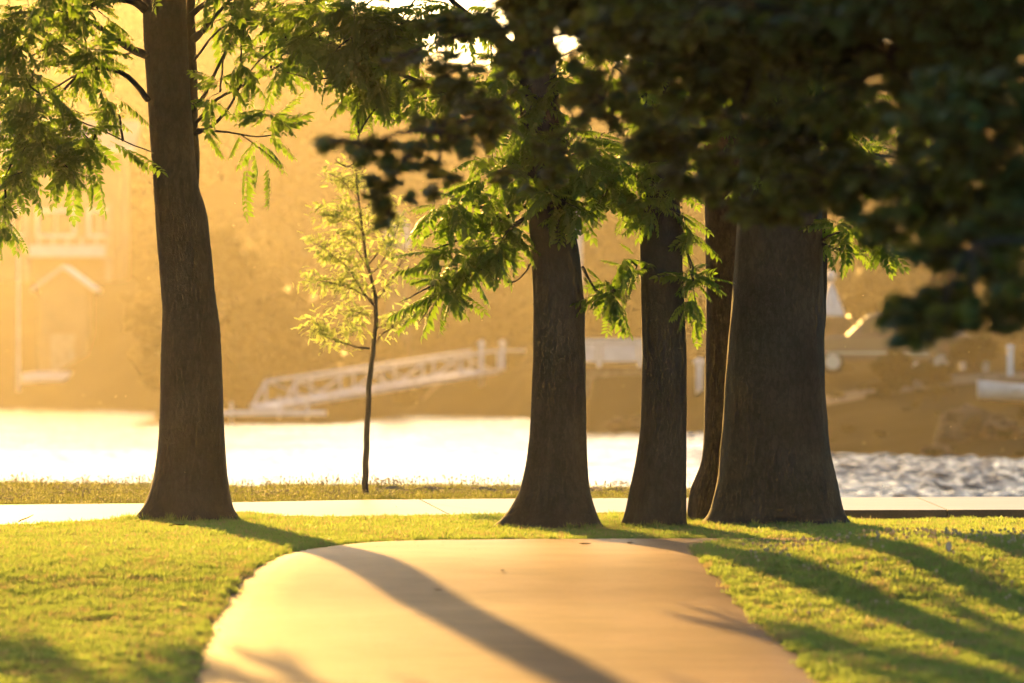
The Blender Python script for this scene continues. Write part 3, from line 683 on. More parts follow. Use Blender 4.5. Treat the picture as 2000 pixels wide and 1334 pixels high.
# ---- sapling on the bank
ZS = 58.6
ts = empty('sapling', (P(714, 966, ZS).x, ZS, 0), 'slender young tree with glowing yellow green feathery leaves by the water', 'tree')
mb = MB()
px_limb(mb, [(714, 972), (714, 930), (716, 850), (719, 780), (723, 720), (730, 672), (735, 620), (734, 580), (724, 545), (716, 510), (708, 455), (700, 400), (697, 345), (695, 330)], ZS, .036, .006, 10)
mb.build('trunk', M['bark_young'], ts, True)
mb = MB(); lv = []
sb = [([(722, 681), (690, 676), (655, 665), (635, 658), (628, 640), (612, 628)], .011), ([(732, 672), (745, 655), (765, 640), (785, 625), (800, 600)], .008), ([(733, 600), (715, 580), (700, 560), (680, 520), (650, 500), (630, 480), (612, 475)], .011), ([(730, 590), (690, 565), (660, 555), (620, 545), (600, 550)], .008), ([(716, 520), (735, 500), (755, 470), (765, 440), (775, 400)], .011), ([(722, 535), (745, 515), (768, 470), (782, 430)], .008),
      ([(734, 590), (755, 560), (775, 530), (790, 500)], .007), ([(708, 455), (690, 430), (665, 420), (640, 420), (625, 425)], .007), ([(702, 400), (690, 375), (665, 350), (648, 342)], .006), ([(704, 420), (720, 400), (740, 380)], .006), ([(735, 620), (700, 610), (680, 605), (665, 615)], .006), ([(736, 640), (770, 628), (810, 625), (845, 632)], .005), ([(720, 530), (700, 490), (680, 470), (665, 450)], .006), ([(698, 360), (690, 340), (688, 325)], .004)]
for pts, r in sb:
    d = px_limb(mb, pts, ZS, r, .003, 6, random.uniform(-.35, .35))
    bare = pts[-1][0] > 800
    for i in range(4, len(d)):
        for _ in range(1 if bare else 10):
            dr = Vector((random.uniform(-1, 1) + (-.3 if pts[-1][0] < 700 else .2), random.uniform(-1, 1), random.uniform(-.7, .8)))
            b = d[i] + Vector((random.gauss(0, .07), random.gauss(0, .07), random.gauss(.03, .07)))
            if random.random() < .3: mb.tube([d[i], b], .0022, 3, False)
            lv.append((leaf_matrix(b, dr, random.uniform(.05, .105)), random.randrange(3), random.random()))
for px, py, rx, ry, cnt in ((690, 640, 45, 25, 60), (620, 640, 22, 25, 40), (700, 610, 30, 20, 40), (680, 560, 50, 40, 80), (630, 555, 40, 20, 50), (690, 510, 50, 40, 80), (640, 490, 35, 25, 55), (690, 450, 40, 40, 80), (720, 430, 30, 40, 60), (680, 400, 35, 30, 70), (690, 355, 35, 25, 70), (735, 400, 30, 35, 60), (755, 560, 25, 30, 30), (750, 480, 30, 35, 40), (770, 620, 28, 20, 24), (650, 420, 25, 18, 28), (660, 350, 20, 12, 20), (775, 440, 18, 30, 24)):
    k = ZS / F
    for _ in range(int(cnt * .95)):
        e = rand_in() * .72; b = P(px + e.x * rx, py + e.z * ry, ZS + e.y * rx * k)
        dr = Vector((random.uniform(-1, 1), random.uniform(-1, 1), random.uniform(-.8, .6)))
        lv.append((leaf_matrix(b, dr, random.uniform(.05, .105)), random.randrange(3), random.random()))
        if random.random() < .4: mb.tube([b, b - dr * .06 + Vector((0, 0, -.03))], .0022, 3, False)
mb.build('branches', M['bark_young'], ts, True)
put_leaves(ts, lv, FINE, M['leaf_young'])

# ---- broad-leaved tree standing right of the camera; only its hanging boughs show
ZM = 21.0
tm = empty('shade_tree', (5.9, 27.6, g0(5.9, 27.6)), 'nearer dark broad leaved tree whose blurred boughs hang in from the upper right', 'tree')
mb = MB()
mb.tube([(5.9, 27.6, -1.2), (5.9, 27.6, -.7), (5.88, 27.6, .2), (5.85, 27.6, 2), (5.8, 27.6, 4), (5.8, 27.5, 7), (5.8, 27.5, 9)], [.48, .40, .32, .28, .25, .18, .05], 20)
mb.build('trunk', M['bark'], tm, True)
mb = MB(); lv = []
boughs = [((5.8, 27.6, 3.6), P(1900, 250, 26.4), .10), ((5.8, 27.6, 4.2), P(1500, 100, 28.2), .12), ((5.8, 27.6, 4.4), P(1250, 60, 30), .11), ((5.8, 27.55, 3.4), P(1930, 470, 24.6), .07)]
for a, b, r in boughs: limb(mb, a, b, r, r * .4, .05, 10, .05, 9)
k_ = 1
for px, py, rx, ry, z, cnt, an in (
    (1750, 120, 330, 170, 20.5, 520, (1900, 250)), (1900, 250, 180, 150, 19, 260, (1900, 250)), (1550, 260, 170, 110, 21.5, 220, (1500, 100)), (1650, 360, 170, 80, 21, 170, (1900, 250)), (1850, 380, 160, 110, 19.5, 190, (1900, 250)), (1390, 120, 200, 130, 22, 330, (1500, 100)), (1300, 260, 130, 70, 23, 110, (1500, 100)), (1400, 340, 120, 60, 22, 80, (1500, 100)), (1520, 390, 110, 40, 21.5, 60, (1500, 100)),
    (1120, 70, 150, 80, 24, 160, (1250, 60)), (1180, 190, 110, 80, 24, 100, (1250, 60)), (930, 230, 90, 70, 25, 80, (1250, 60)), (1000, 110, 60, 40, 25, 26, (1250, 60)), (870, 150, 80, 70, 25.5, 60, (1250, 60)), (900, 40, 110, 50, 25.5, 60, (1250, 60)), (1010, 50, 90, 60, 25, 70, (1250, 60)), (780, 110, 60, 40, 25.5, 24, (1250, 60)), (860, 260, 80, 50, 24, 44, (930, 230)), (800, 300, 70, 35, 24, 34, (860, 260)), (710, 285, 60, 30, 23, 30, (860, 260)), (645, 272, 40, 20, 22.5, 20, (710, 285)), (760, 370, 55, 45, 23.5, 30, (800, 300)), (760, 420, 25, 30, 23.5, 10, (760, 370)), (860, 350, 45, 35, 24.5, 14, (860, 260)), (1040, 340, 80, 60, 26, 28, (1180, 190)), (1100, 300, 70, 50, 25, 24, (1180, 190)),
    (1890, 500, 120, 70, 18.5, 90, (1900, 480)), (1820, 590, 80, 45, 18.5, 52, (1900, 480)), (1770, 620, 38, 50, 18.5, 26, (1900, 480)), (1900, 610, 90, 45, 18, 46, (1900, 480)), (1980, 560, 60, 80, 18, 60, (1900, 480)), (1820, 655, 70, 20, 18.2, 16, (1900, 480)), (1720, 440, 80, 40, 20, 34, (1900, 250)), (1965, 440, 90, 60, 18.5, 90, (1900, 480)), (2000, 380, 80, 70, 19, 80, (1900, 250)),
    (2150, 200, 220, 260, 19, 320, (1900, 250)), (2250, 500, 200, 160, 18, 160, (1900, 480)), (1500, -40, 420, 110, 21, 1500, (1500, 100)), (1900, -40, 330, 130, 20, 1300, (1900, 250)), (1150, -30, 260, 80, 24, 800, (1250, 60)), (1600, 40, 420, 60, 20.5, 500, (1500, 100)), (1300, 40, 200, 60, 22, 300, (1250, 60)), (760, -50, 160, 60, 25, 160, (1250, 60)), (1920, 60, 160, 120, 20, 260, (1900, 250)), (1250, 40, 160, 80, 23, 160, (1250, 60))):
    z *= 1.28
    px_blob(mb, lv, px, py, rx, ry, z, int(cnt * 2.6) if py > -50 else cnt, P(an[0], an[1], z), (.055, .095), 4, max(.4, rx * z / F * .8), 7, .014, 2 if 0 < px < 2000 and py > 380 else 0)
upper_crown(mb, lv, 5.8, 27.5, 3.6, 9.5, 5.2, 5200, (.08, .12), 4, 3)
mb.build('branches', M['bark'], tm, True)
put_leaves(tm, lv, LOB, M['leaf_broad'])

# ------------------------------------------------------------------ lawn and bank grass
def tuft(name, m, size, n, hmin, hmax, w, heads=0, mh=None):
    mb = MB()
    for _ in range(n):
        x, y = random.uniform(-size / 2, size / 2), random.uniform(-size / 2, size / 2)
        h = random.uniform(hmin, hmax); a = random.uniform(0, 2 * math.pi); b = random.uniform(.1, .8) * h; c = random.uniform(0, 2 * math.pi)
        dx, dy = math.cos(a) * w, math.sin(a) * w; lx, ly = math.cos(c) * b, math.sin(c) * b
        mb.add([(x - dx, y - dy, -.01), (x + dx, y + dy, -.01), (x + lx * .4 + dx * .7, y + ly * .4 + dy * .7, h * .65), (x + lx * .4 - dx * .7, y + ly * .4 - dy * .7, h * .65), (x + lx, y + ly, h)], [(0, 1, 2, 3), (3, 2, 4)])
    for _ in range(heads):
        x, y = random.uniform(-size / 2, size / 2), random.uniform(-size / 2, size / 2); h = random.uniform(hmax * 1.0, hmax * 1.6)
        mb.tube([(x, y, 0), (x + .01, y, h)], .0015, 3, False)
        mb.lathe((x + .01, y, h), [(.003, 0), (.008, .006), (.007, .014), (.002, .02)], 5, 1)
    me = mb.mesh(name, [m, mh] if mh else m)
    return bpy.data.objects.new(name, me)

def scatter(name, pts, sources, label):
    """one object: points that each carry one of the source tufts"""
    me = bpy.data.meshes.new(name); n = len(pts)
    me.vertices.add(n); me.vertices.foreach_set('co', np.array([p[:3] for p in pts], dtype=np.float32).ravel())
    a = me.attributes.new('rot', 'FLOAT_VECTOR', 'POINT'); a.data.foreach_set('vector', np.array([(random.gauss(0, .08), random.gauss(0, .08), random.uniform(0, 6.28)) for _ in pts], dtype=np.float32).ravel())
    a = me.attributes.new('scl', 'FLOAT_VECTOR', 'POINT'); a.data.foreach_set('vector', np.array([(p[3], p[3], p[4]) for p in pts], dtype=np.float32).ravel())
    a = me.attributes.new('idx', 'INT', 'POINT'); a.data.foreach_set('value', np.array([random.randrange(len(sources)) for _ in pts], dtype=np.int32))
    o = bpy.data.objects.new(name, me); C.objects.link(o); tag(o, label, kind='stuff')
    ng = bpy.data.node_groups.new(name, 'GeometryNodeTree')
    ng.interface.new_socket('Geometry', in_out='INPUT', socket_type='NodeSocketGeometry'); ng.interface.new_socket('Geometry', in_out='OUTPUT', socket_type='NodeSocketGeometry')
    N = ng.nodes.new; gi = N('NodeGroupInput'); go = N('NodeGroupOutput'); j = N('GeometryNodeJoinGeometry'); ip = N('GeometryNodeInstanceOnPoints')
    for s in sources:
        oi = N('GeometryNodeObjectInfo'); oi.inputs['Object'].default_value = s; oi.inputs['As Instance'].default_value = True
        ng.links.new(oi.outputs['Geometry'], j.inputs[0])
    def attr(nm, ty):
        q = N('GeometryNodeInputNamedAttribute'); q.data_type = ty; q.inputs['Name'].default_value = nm
        return q.outputs['Attribute']
    ng.links.new(gi.outputs[0], ip.inputs['Points']); ng.links.new(j.outputs[0], ip.inputs['Instance'])
    ip.inputs['Pick Instance'].default_value = True
    ng.links.new(attr('idx', 'INT'), ip.inputs['Instance Index']); ng.links.new(attr('rot', 'FLOAT_VECTOR'), ip.inputs['Rotation']); ng.links.new(attr('scl', 'FLOAT_VECTOR'), ip.inputs['Scale'])
    ng.links.new(ip.outputs[0], go.inputs[0])
    md = o.modifiers.new('tufts', 'NODES'); md.node_group = ng
    return o

def spread(n, y0, y1, pad=1.3):
    y = np.sqrt(rng.uniform(y0 * y0, y1 * y1, n)); x = rng.uniform(-1, 1, n) * (0.092 * y + pad)
    return np.stack([x, y], 1)

lawn_src = [tuft('grass_tuft', M['grass'], .22, 150, .015, .052, .0027) for _ in range(5)] + [tuft('straw_tuft', M['straw'], .2, 60, .02, .06, .003) for _ in range(2)] + [tuft('weed_tuft', M['grass'], .16, 34, .03, .075, .0065)]
q = spread(52000, 20, 53, 3.6)
q = q[~in_poly(q, PATH) & ~in_poly(q, WALK)]
def behind_walk(x, y):
    return y > flat(1000 + x / y * F, interp(1000 + x / y * F, near_px))[1] + .05
pts = []
for x, y in q:
    if behind_walk(x, y): continue
    t = noise.noise((x * .9, y * .6, 8)); s = 1.0 + .35 * t
    pts.append((x, y, g0(x, y) - .012, random.uniform(.8, 1.25), s * random.uniform(.75, 1.15) * (.8 if y < 45 else .9)))
# longer fringe along the path edges and round the trunks
for line in (pl_s, pr_s):
    for (x, y) in line:
        if 22 < y < 47 and abs(x) < 6:
            for _ in range(2): pts.append((x + random.gauss(0, .03), y + random.gauss(0, .03), g0(x, y) - .015, random.uniform(.25, .5), random.uniform(.7, 1.25)))
for cx, cy, rr in ((P(366, 0, Z1).x, Z1, .50), (P(1070, 0, Z2).x, Z2, .50), (P(1278, 0, Z3).x, Z3, .30), (P(1405, 0, Z4).x, Z4, .30), (P(1515, 0, Z5).x, Z5, .64)):
    for _ in range(90):
        a = random.uniform(0, 6.283); d = rr * random.uniform(.92, 1.18); x, y = cx + d * math.cos(a), cy + d * .92 * math.sin(a)
        pts.append((x, y, g0(x, y) - .015, random.uniform(.3, .6), random.uniform(.8, 1.7)))
scatter('lawn_grass', pts, lawn_src, 'sunlit mown lawn grass on both sides of the path')

bank_src = [tuft('bank_tuft', M['grass_rough'], .30, 140, .03, .10, .003, h, M['seed']) for h in (0, 0, 5, 1)]
q = spread(9000, 53, 70, 2)
q = q[~in_poly(q, WALK)]; pts = []
for x, y in q:
    u = 1000 + x / y * F
    if y < flat(u, interp(u, far_px))[1] or y > lip_z(x) + 1.6: continue
    t = noise.noise((x * .8, y * .5, 21)); r_ = 0.5 + .35 * t + .35 * smooth(-1, 1.5, y - lip_z(x) + 2)
    pts.append((x, y, g0(x, y) - .012, random.uniform(.8, 1.3), max(.3, r_) * random.uniform(.7, 1.3)))
scatter('bank_grass', pts, bank_src, 'rough seeding grass on the lake bank beyond the walkway')

# clover heads along the crest of the right lawn, seed heads, floating seeds
mb = MB()
for _ in range(260):
    x = random.uniform(1.7, 4.2); y = random.gauss(41.2, .5) if random.random() < .75 else random.uniform(35, 41)
    h = random.uniform(.03, .065); z = g0(x, y)
    mb.tube([(x, y, z), (x, y, z + h)], .0015, 3, False); mb.lathe((x, y, z + h), [(.003, -.008), (.011, 0), (.011, .007), (.004, .014)], 6)
tag(mb.build('clover', M['seed']), 'pale clover heads along the crest of the right lawn', kind='stuff')
mb = MB()
for _ in range(170):
    y = random.uniform(44, 150); p = P(random.uniform(0, 2000), random.uniform(300, 1000), y); s = random.uniform(.0025, .005) * y / 50
    mb.lathe(p, [(s * .3, -s), (s, 0), (s * .3, s)], 5)
tag(mb.build('floating_seeds', M['seed']), 'specks of seed fluff drifting in the evening air', kind='stuff')

# bare earth strip on the bank beside the sapling
mb = MB(); n = 60
for i in range(n + 1):
    x = -1.45 + 3.2 * i / n; w = .42 * math.sin(math.pi * min(1, max(0, (i + 2) / (n + 4)))) ** .5 * (1 + .3 * noise.noise((x * 4, 0, 0)))
    for k in range(5):
        y = 60.4 + .12 * x + (k / 4 - .5) * 2 * w
        mb.v.append((x, y, g0(x, y) + (.05 + .05 * noise.noise((x * 5, y * 5, 2)) if 0 < k < 4 else -.03)))
for i in range(n):
    for k in range(4): mb.f.append((i * 5 + k, i * 5 + k + 1, (i + 1) * 5 + k + 1, (i + 1) * 5 + k)); mb.m.append(0)
tag(mb.build('bare_earth', M['bare'], None, True), 'bare grey earth strip on the bank beside the sapling', kind='structure')

# twigs and fallen leaves
for px, py, ln, an, lab in ((45, 1024, .20, .5, 'dark bent twig lying at the lawn edge in the far left corner'), (345, 1034, .16, .12, 'thin pale twig in the grass at the foot of the lone left tree')):
    x, y = on_ground(px, py); mb = MB(); b = Vector((x, y, gh(x, y) + .03))
    d = Vector((math.cos(an), 0, math.sin(an))) * ln
    mb.tube([b - d / 2, b - d * .1 + Vector((0, 0, .012)), b + d * .25, b + d / 2], [.006, .006, .005, .003], 6)
    tag(mb.build('twig', M['bark_red']), lab, 'twig')
for i, (px, py, sz, mt, lab) in enumerate(((1142, 1067, .10, 'dead', 'dark fallen leaf on the path crest below the flared tree'), (1230, 1065, .08, 'dead', 'small dark fallen leaf on the path crest below the slim tree'), (982, 1119, .07, 'dead', 'brown fallen leaf in the middle of the path'), (856, 1157, .06, 'dead', 'brown fallen leaf on the path just right of the long shadow'), (1853, 1080, .075, 'dead_pale', 'small pale curled leaf standing in the shaded right lawn'))):
    x, y = on_ground(px, py); mb = MB()
    up = i == 4
    for a in range(7):
        t = a / 6; w = sz * .28 * math.sin(math.pi * (.06 + .9 * t))
        for k in (-1, 0, 1):
            v = Vector((k * w, (t - .5) * sz, (0.35 * w if k else 0) + .25 * sz * (t - .5) ** 2))
            if up: v = Matrix.Rotation(R(75), 3, 'X') @ v
            else: v = Matrix.Rotation(R(90) + i, 3, 'Z') @ v
            mb.v.append(tuple(v + Vector((x, y, gh(x, y, 0) + (.045 if up else .016)))))
    for a in range(6):
        for k in range(2): mb.f.append((a * 3 + k, a * 3 + k + 1, a * 3 + k + 4, a * 3 + k + 3)); mb.m.append(0)
    tag(mb.build('fallen_leaf', M[mt], None, True), lab, 'leaf', 'fallen leaves' if i < 4 else None)

mb = MB()
for _ in range(420):
    y = random.uniform(31, 44.2); x = random.uniform(-2.2, 3.0)
    if not in_poly(np.array([(x, y)]), PATH)[0]: continue
    if abs(x - .2) < .8 and random.random() < .5: continue
    s = random.uniform(.004, .014); a = random.uniform(0, 3.14); z = g0(x, y) + .016; c_, s_ = math.cos(a) * s, math.sin(a) * s
    mb.add([(x - c_, y - s_ * 2, z), (x + s_ * .5, y - c_ * .8, z + s * .2), (x + c_, y + s_ * 2, z + s * .5), (x - s_ * .5, y + c_ * .8, z + s * .2)], [(0, 1, 2, 3)])
tag(mb.build('leaf_litter', M['dead']), 'tiny scraps of leaf litter scattered on the path', kind='stuff')

# ------------------------------------------------------------------ far shore things
def fg(px, z): x = (px - 1000) / F * z; return Vector((x, z, fh(x, z)))

# gangway with truss rails
gw = empty('gangway', P(945, 728, 243), 'pale metal truss gangway sloping from the far shore down to the dock', 'gangway')
a0, a1 = P(520, 797, 214), P(946, 727, 243)
side = (a1 - a0).cross(Vector((0, 0, 1))).normalized() * .6
mb = MB(); mb.beam(a0, a1, 1.25, .12); mb.build('deck', M['white_metal'], gw)
for s in (-1, 1):
    o = side * s; mb = MB(); N = 6; hgt = Vector((0, 0, .92))
    mb.beam(a0.lerp(a1, .06) + o + hgt, a1 + o + hgt, .10, .10)
    mb.beam(a0 + o, a0.lerp(a1, .06) + o + hgt, .07, .07); mb.beam(a0 + o + Vector((0, 0, .08)), a1 + o + Vector((0, 0, .08)), .08, .16)
    for i in range(1, N + 1):
        p = a0.lerp(a1, .06 + .94 * (i - 1) / (N - 1)); mb.beam(p + o, p + o + hgt, .09, .09)
        if i < N:
            p2 = a0.lerp(a1, .06 + .94 * i / (N - 1))
            if i % 2: mb.beam(p + o + hgt, p2 + o, .06, .06)
            else: mb.beam(p + o, p2 + o + hgt, .06, .06)
    mb.build('truss_rail', M['white_metal'], gw)
for px, yt, yb, z in ((940, 674, 736, 242.5), (981, 673, 700, 246)):
    t = empty('mooring_post', fg(px, z), 'white capped post at the top of the gangway' if px == 940 else 'second white capped post with short arm right of the gangway top', 'post', 'capped posts by the gangway')
    b = P(px, yb, z); b.z = min(b.z, fh(b.x, z)) - .2; tp = P(px, yt, z)
    mb = MB(); mb.beam(b, tp, .2, .2) ; mb.build('post', M['white'], t)
    mb = MB(); mb.lathe(tp, [(.17, 0), (.16, .08), (.06, .2)], 10); mb.build('cap', M['white'], t)
    if px == 981:
        mb = MB(); mb.beam(tp + Vector((0, 0, -.25)), tp + Vector((1.0, 0, -.25)), .08, .08); mb.build('arm', M['white'], t)
dk = empty('floating_dock', P(500, 802, 212), 'low pale floating dock with short posts on the far water', 'dock')
mb = MB(); c0 = P(520, 806, 212); c0.z = WL + .38
mb.box(c0, (4.4, 3.0, .16)); mb.build('deck', M['white'], dk)
for px, hh in ((452, .3), (545, .55), (600, .5)):
    b = P(px, 800, 211.0); mb = MB(); mb.beam((b.x, b.y, WL - .4), (b.x, b.y, WL + .5 + hh), .09, .09); mb.build('post', M['white'], dk)

# paved ramps on the far bank (pale bands)
def ramp(name, a, b, za, zb, w, label):
    mb = MB(); n = 40
    for i in range(n + 1):
        t = i / n; p = P(a[0] + (b[0] - a[0]) * t, a[1] + (b[1] - a[1]) * t, za + (zb - za) * t); z = fh(p.x, p.y)
        for k in (-.5, .5): mb.v.append((p.x, p.y + k * w, max(fh(p.x, p.y + k * w) + .06, WL + .05)))
    mb.f = [(i * 2, i * 2 + 2, i * 2 + 3, i * 2 + 1) for i in range(n)]; mb.m = [0] * n
    tag(mb.build(name, M['bare'], None, True), label, kind='structure')
ramp('shore_path', (560, 770), (1250, 745), 244, 246, 1.5, 'pale path along the far bank behind the gangway')
ramp('shore_pavement', (1600, 770), (2100, 745), 158, 160, 3.5, 'pale pavement along the right far bank')

# railing on a retaining wall between the trunks
rw = empty('retaining_wall', fg(1200, 192), 'tan retaining wall below the white railing across the water', 'wall')
mb = MB(); a, b = P(1085, 735, 192), P(1330, 735, 192); mb.box(((a.x + b.x) / 2, 192, .55), (b.x - a.x, .5, 1.0)); mb.build('wall', M['bare'], rw)
mb = MB(); mb.box(((a.x + b.x) / 2, 192, 1.09), (b.x - a.x + .1, .7, .08)); mb.build('coping', M['walk'], rw)
rl = empty('railing', P(1200, 704, 192), 'white panelled railing on the retaining wall between two trunks', 'railing')
for px in (1090, 1170, 1250, 1328):
    p = P(px, 700, 192); mb = MB(); mb.beam((p.x, 192, 1.13), (p.x, 192, 2.04), .14, .14); mb.build('post', M['white'], rl)
mb = MB(); p, p2 = P(1086, 667, 192), P(1332, 667, 192); mb.beam((p.x, 192, 2.02), (p2.x, 192, 2.02), .1, .12); mb.build('top_rail', M['white'], rl)
for u0, u1 in ((1090, 1170), (1170, 1250), (1250, 1328)):
    p, p2 = P(u0, 0, 192), P(u1, 0, 192); mb = MB(); mb.box(((p.x + p2.x) / 2, 192.02, 1.62), (p2.x - p.x - .2, .04, .62)); mb.build('panel', M['white_metal'], rl)
mp_ = empty('marker_post', fg(1366, 186), 'short white marker post between slim tree and reddish tree across the water', 'post')
b = fg(1366, 186); mb = MB(); mb.beam(b - Vector((0, 0, .2)), (b.x, b.y, 1.25), .22, .22); mb.build('post', M['white'], mp_)
mb = MB(); mb.lathe((b.x, b.y, 1.25), [(.2, 0), (.18, .1), (.03, .2)], 8); mb.build('cap', M['white'], mp_)

# buildings
def window(par, c, w, h, fr=.12):
    f = MB(); 
    for dx in (-1, 1): f.box((c[0] + dx * (w / 2 + fr / 2), c[1], c[2]), (fr, .12, h + 2 * fr))
    for dz in (-1, 1): f.box((c[0], c[1], c[2] + dz * (h / 2 + fr / 2)), (w, .12, fr))
    f.box((c[0], c[1], c[2]), (.06, .08, h))
    fo = f.build('window', M['white'], par)
    g = MB(); g.box((c[0], c[1] + .03, c[2]), (w, .03, h)); g.build('pane', M['glass'], fo)

def gable(par, x0, x1, y0, y1, z0, zw, zr, wall, roof, ov=.4, ridge='y'):
    w = MB(); w.box(((x0 + x1) / 2, (y0 + y1) / 2, (z0 + zw) / 2), (x1 - x0, y1 - y0, zw - z0))
    xm, ym = (x0 + x1) / 2, (y0 + y1) / 2
    if ridge == 'y':
        w.add([(x0, y0, zw), (x1, y0, zw), (xm, y0, zr - .05), (x0, y1, zw), (x1, y1, zw), (xm, y1, zr - .05)], [(0, 1, 2), (5, 4, 3)])
    else:
        w.add([(x0, y0, zw), (x0, y1, zw), (x0, ym, zr - .05), (x1, y0, zw), (x1, y1, zw), (x1, ym, zr - .05)], [(2, 1, 0), (3, 4, 5)])
    w.build('wall', wall, par)
    r = MB(); sl = (zr - zw) / ((x1 - x0) / 2 if ridge == 'y' else (y1 - y0) / 2)
    for s in (-1, 1):
        if ridge == 'y':
            e = (xm + s * ((x1 - x0) / 2 + ov), zw - ov * sl)
            vs = [(xm, y0 - ov, zr), (e[0], y0 - ov, e[1]), (e[0], y1 + ov, e[1]), (xm, y1 + ov, zr)]
        else:
            e = (ym + s * ((y1 - y0) / 2 + ov), zw - ov * sl)
            vs = [(x0 - ov, ym, zr), (x0 - ov, e[0], e[1]), (x1 + ov, e[0], e[1]), (x1 + ov, ym, zr)]
        vs = [Vector(v) for v in vs]; r.add(vs + [v + Vector((0, 0, .16)) for v in vs], [(0, 1, 2, 3), (7, 6, 5, 4), (0, 4, 5, 1), (1, 5, 6, 2), (2, 6, 7, 3), (3, 7, 4, 0)])
    r.build('roof', roof, par)

ZH = 325.0; kk = ZH / F
def hp(px, py): p = P(px, py, ZH); return p.x, p.z
hb = fg(120, ZH + 4)
h1 = empty('lake_house', hb, 'hazy house with white window frames and deck rail at far left', 'house')
x0, zb = hp(-60, 505); x1, ze = hp(232, 285)
gable(h1, x0, x1, ZH + 1.5, ZH + 9, hb.z - 1.5, ze, ze + 1.5, M['siding'], M['roof'], .9, 'x')
mb = MB(); xa, za = hp(180, 262); xb, _ = hp(268, 262)
mb.box(((x0 + x1) / 2, ZH + .5, ze - .18), (x1 - x0 + 1.8, .14, .26)); mb.build('fascia', M['white'], h1)
for px, w_ in ((105, 1.9), (20, 1.2), (190, 1.0)):
    cx, cz = hp(px, 435); window(h1, (cx, ZH + 1.44, cz), w_, 1.25, .2)
mb = MB(); xl, z5 = hp(48, 500); xr, z4 = hp(216, 478)
mb.box(((xl + xr) / 2, ZH + .6, z5 + .05), (xr - xl, 1.7, .2)); mb.build('deck', M['white'], h1)
for k in range(7):
    x = xl + (xr - xl) * k / 6; mb = MB(); mb.box((x, ZH - .2, z5 + .62), (.1, .1, .95)); mb.build('baluster', M['white'], h1)
mb = MB(); mb.box(((xl + xr) / 2, ZH - .2, z5 + .38), (xr - xl, .05, .48)); mb.build('rail_panel', M['white'], h1)
for px in (52, 212):
    x, zt = hp(px, 400); mb = MB(); mb.box((x, ZH - .1, (zt + hb.z - 1.5) / 2 + .3), (.34, .3, zt - hb.z + 1.0)); mb.build('deck_post', M['wood'], h1)
hb2 = fg(120, 281)
h2 = empty('boat_shed', hb2, 'small shed with pale gable trim below the hazy house', 'shed')
p0, p1 = P(75, 560, 281), P(172, 560, 281); zr = P(0, 528, 281).z
gable(h2, p0.x, p1.x, 281, 285, hb2.z - 1, p0.z, zr + .1, M['siding'], M['white'], .35, 'y')
mb = MB(); pd = P(123, 0, 281); mb.box((pd.x, 280.97, hb2.z + .7), (1.2, .06, 2.1)); dr_ = mb.build('door', M['wood'], h2)
mb = MB(); mb.box((pd.x + .4, 280.9, hb2.z + .7), (.06, .08, .2)); mb.build('handle', M['chrome'], dr_)

hb3 = fg(1095, 262)
h3 = empty('white_cottage', hb3, 'white cottage peeking out behind the upper trunk of the flared tree', 'house')
p0, p1 = P(1062, 465, 262), P(1137, 400, 262)
gable(h3, p0.x, p1.x, 262, 268, hb3.z - 1, P(0, 405, 262).z, P(0, 350, 262).z, M['white'], M['roof'], .3, 'y')
window(h3, (P(1085, 0, 262).x, 261.96, P(0, 432, 262).z), .8, .9)
hb4 = fg(775, 258)
h4 = empty('garden_shed', hb4, 'pale shed showing through the upper right twigs of the sapling', 'shed')
p0, p1 = P(752, 485, 258), P(800, 425, 258)
mb = MB(); mb.box(((p0.x + p1.x) / 2, 259.25, (hb4.z + p0.z) / 2 - .3), (p1.x - p0.x, 2.4, p0.z - hb4.z + .6)); mb.build('base', M['stone'], h4)
gable(h4, p0.x, p1.x, 258, 260.5, p0.z, P(0, 440, 258).z, P(0, 415, 258).z, M['white'], M['roof'], .15, 'y')
mb = MB(); mb.box(((p0.x + p1.x) / 2, 257.97, P(0, 470, 258).z), (.6, .05, 1.1)); mb.build('door', M['wood'], h4)
# tall pole and boats
b = fg(36, 281); pl_ = empty('flag_pole', b, 'thin pale pole standing by the far left shore', 'pole')
mb = MB(); tp = P(36, 505, 281); mb.tube([b - Vector((0, 0, .3)), (b.x, b.y, tp.z)], [.09, .06], 8); mb.build('pole', M['white_metal'], pl_)
mb = MB(); mb.lathe((b.x, b.y, tp.z), [(.05, 0), (.1, .07), (.05, .16)], 8); mb.build('finial', M['white_metal'], pl_)

def rowboat(loc, rz, L, label, flip=False):
    t = empty('rowboat', loc, label, 'boat', 'pale rowboats on the far shore'); mb = MB(); n = 14; rm = Matrix.Rotation(rz, 3, 'Z')
    sec = [(-1, 1), (-.85, .45), (-.45, .08), (0, 0), (.45, .08), (.85, .45), (1, 1)]
    for i in range(n + 1):
        u = i / n; w = .62 * (math.sin(math.pi * (.12 + .88 * (1 - u)))) ** .6 if u < 1 else .02; w = max(.03, w * (1 if u > .12 else .9)); sh = .12 * (2 * u - 1) ** 2
        for a, c in sec:
            v = Vector(((u - .5) * L, a * w, .48 * c + sh))
            if flip: v.z = .55 - v.z
            mb.v.append(tuple(rm @ v + Vector(loc)))
    for i in range(n):
        for k in range(6): mb.f.append((i * 7 + k, i * 7 + k + 1, (i + 1) * 7 + k + 1, (i + 1) * 7 + k)); mb.m.append(0)
    mb.f.append(tuple(range(7))); mb.m.append(0)
    o = mb.build('hull', M['white'], t, True); sm_ = o.modifiers.new('thick', 'SOLIDIFY'); sm_.thickness = .04
    mb = MB()
    for u in (-.18, .15):
        mb.box(rm @ Vector((u * L, 0, .3)) + Vector(loc), (.22, 1.0, .04), rz)
    mb.build('thwart', M['wood'], t)
p = fg(105, 279.5); rowboat((p.x, p.y, p.z + .05), .12, 3.2, 'pale rowboat pulled up on the far left shore', True)
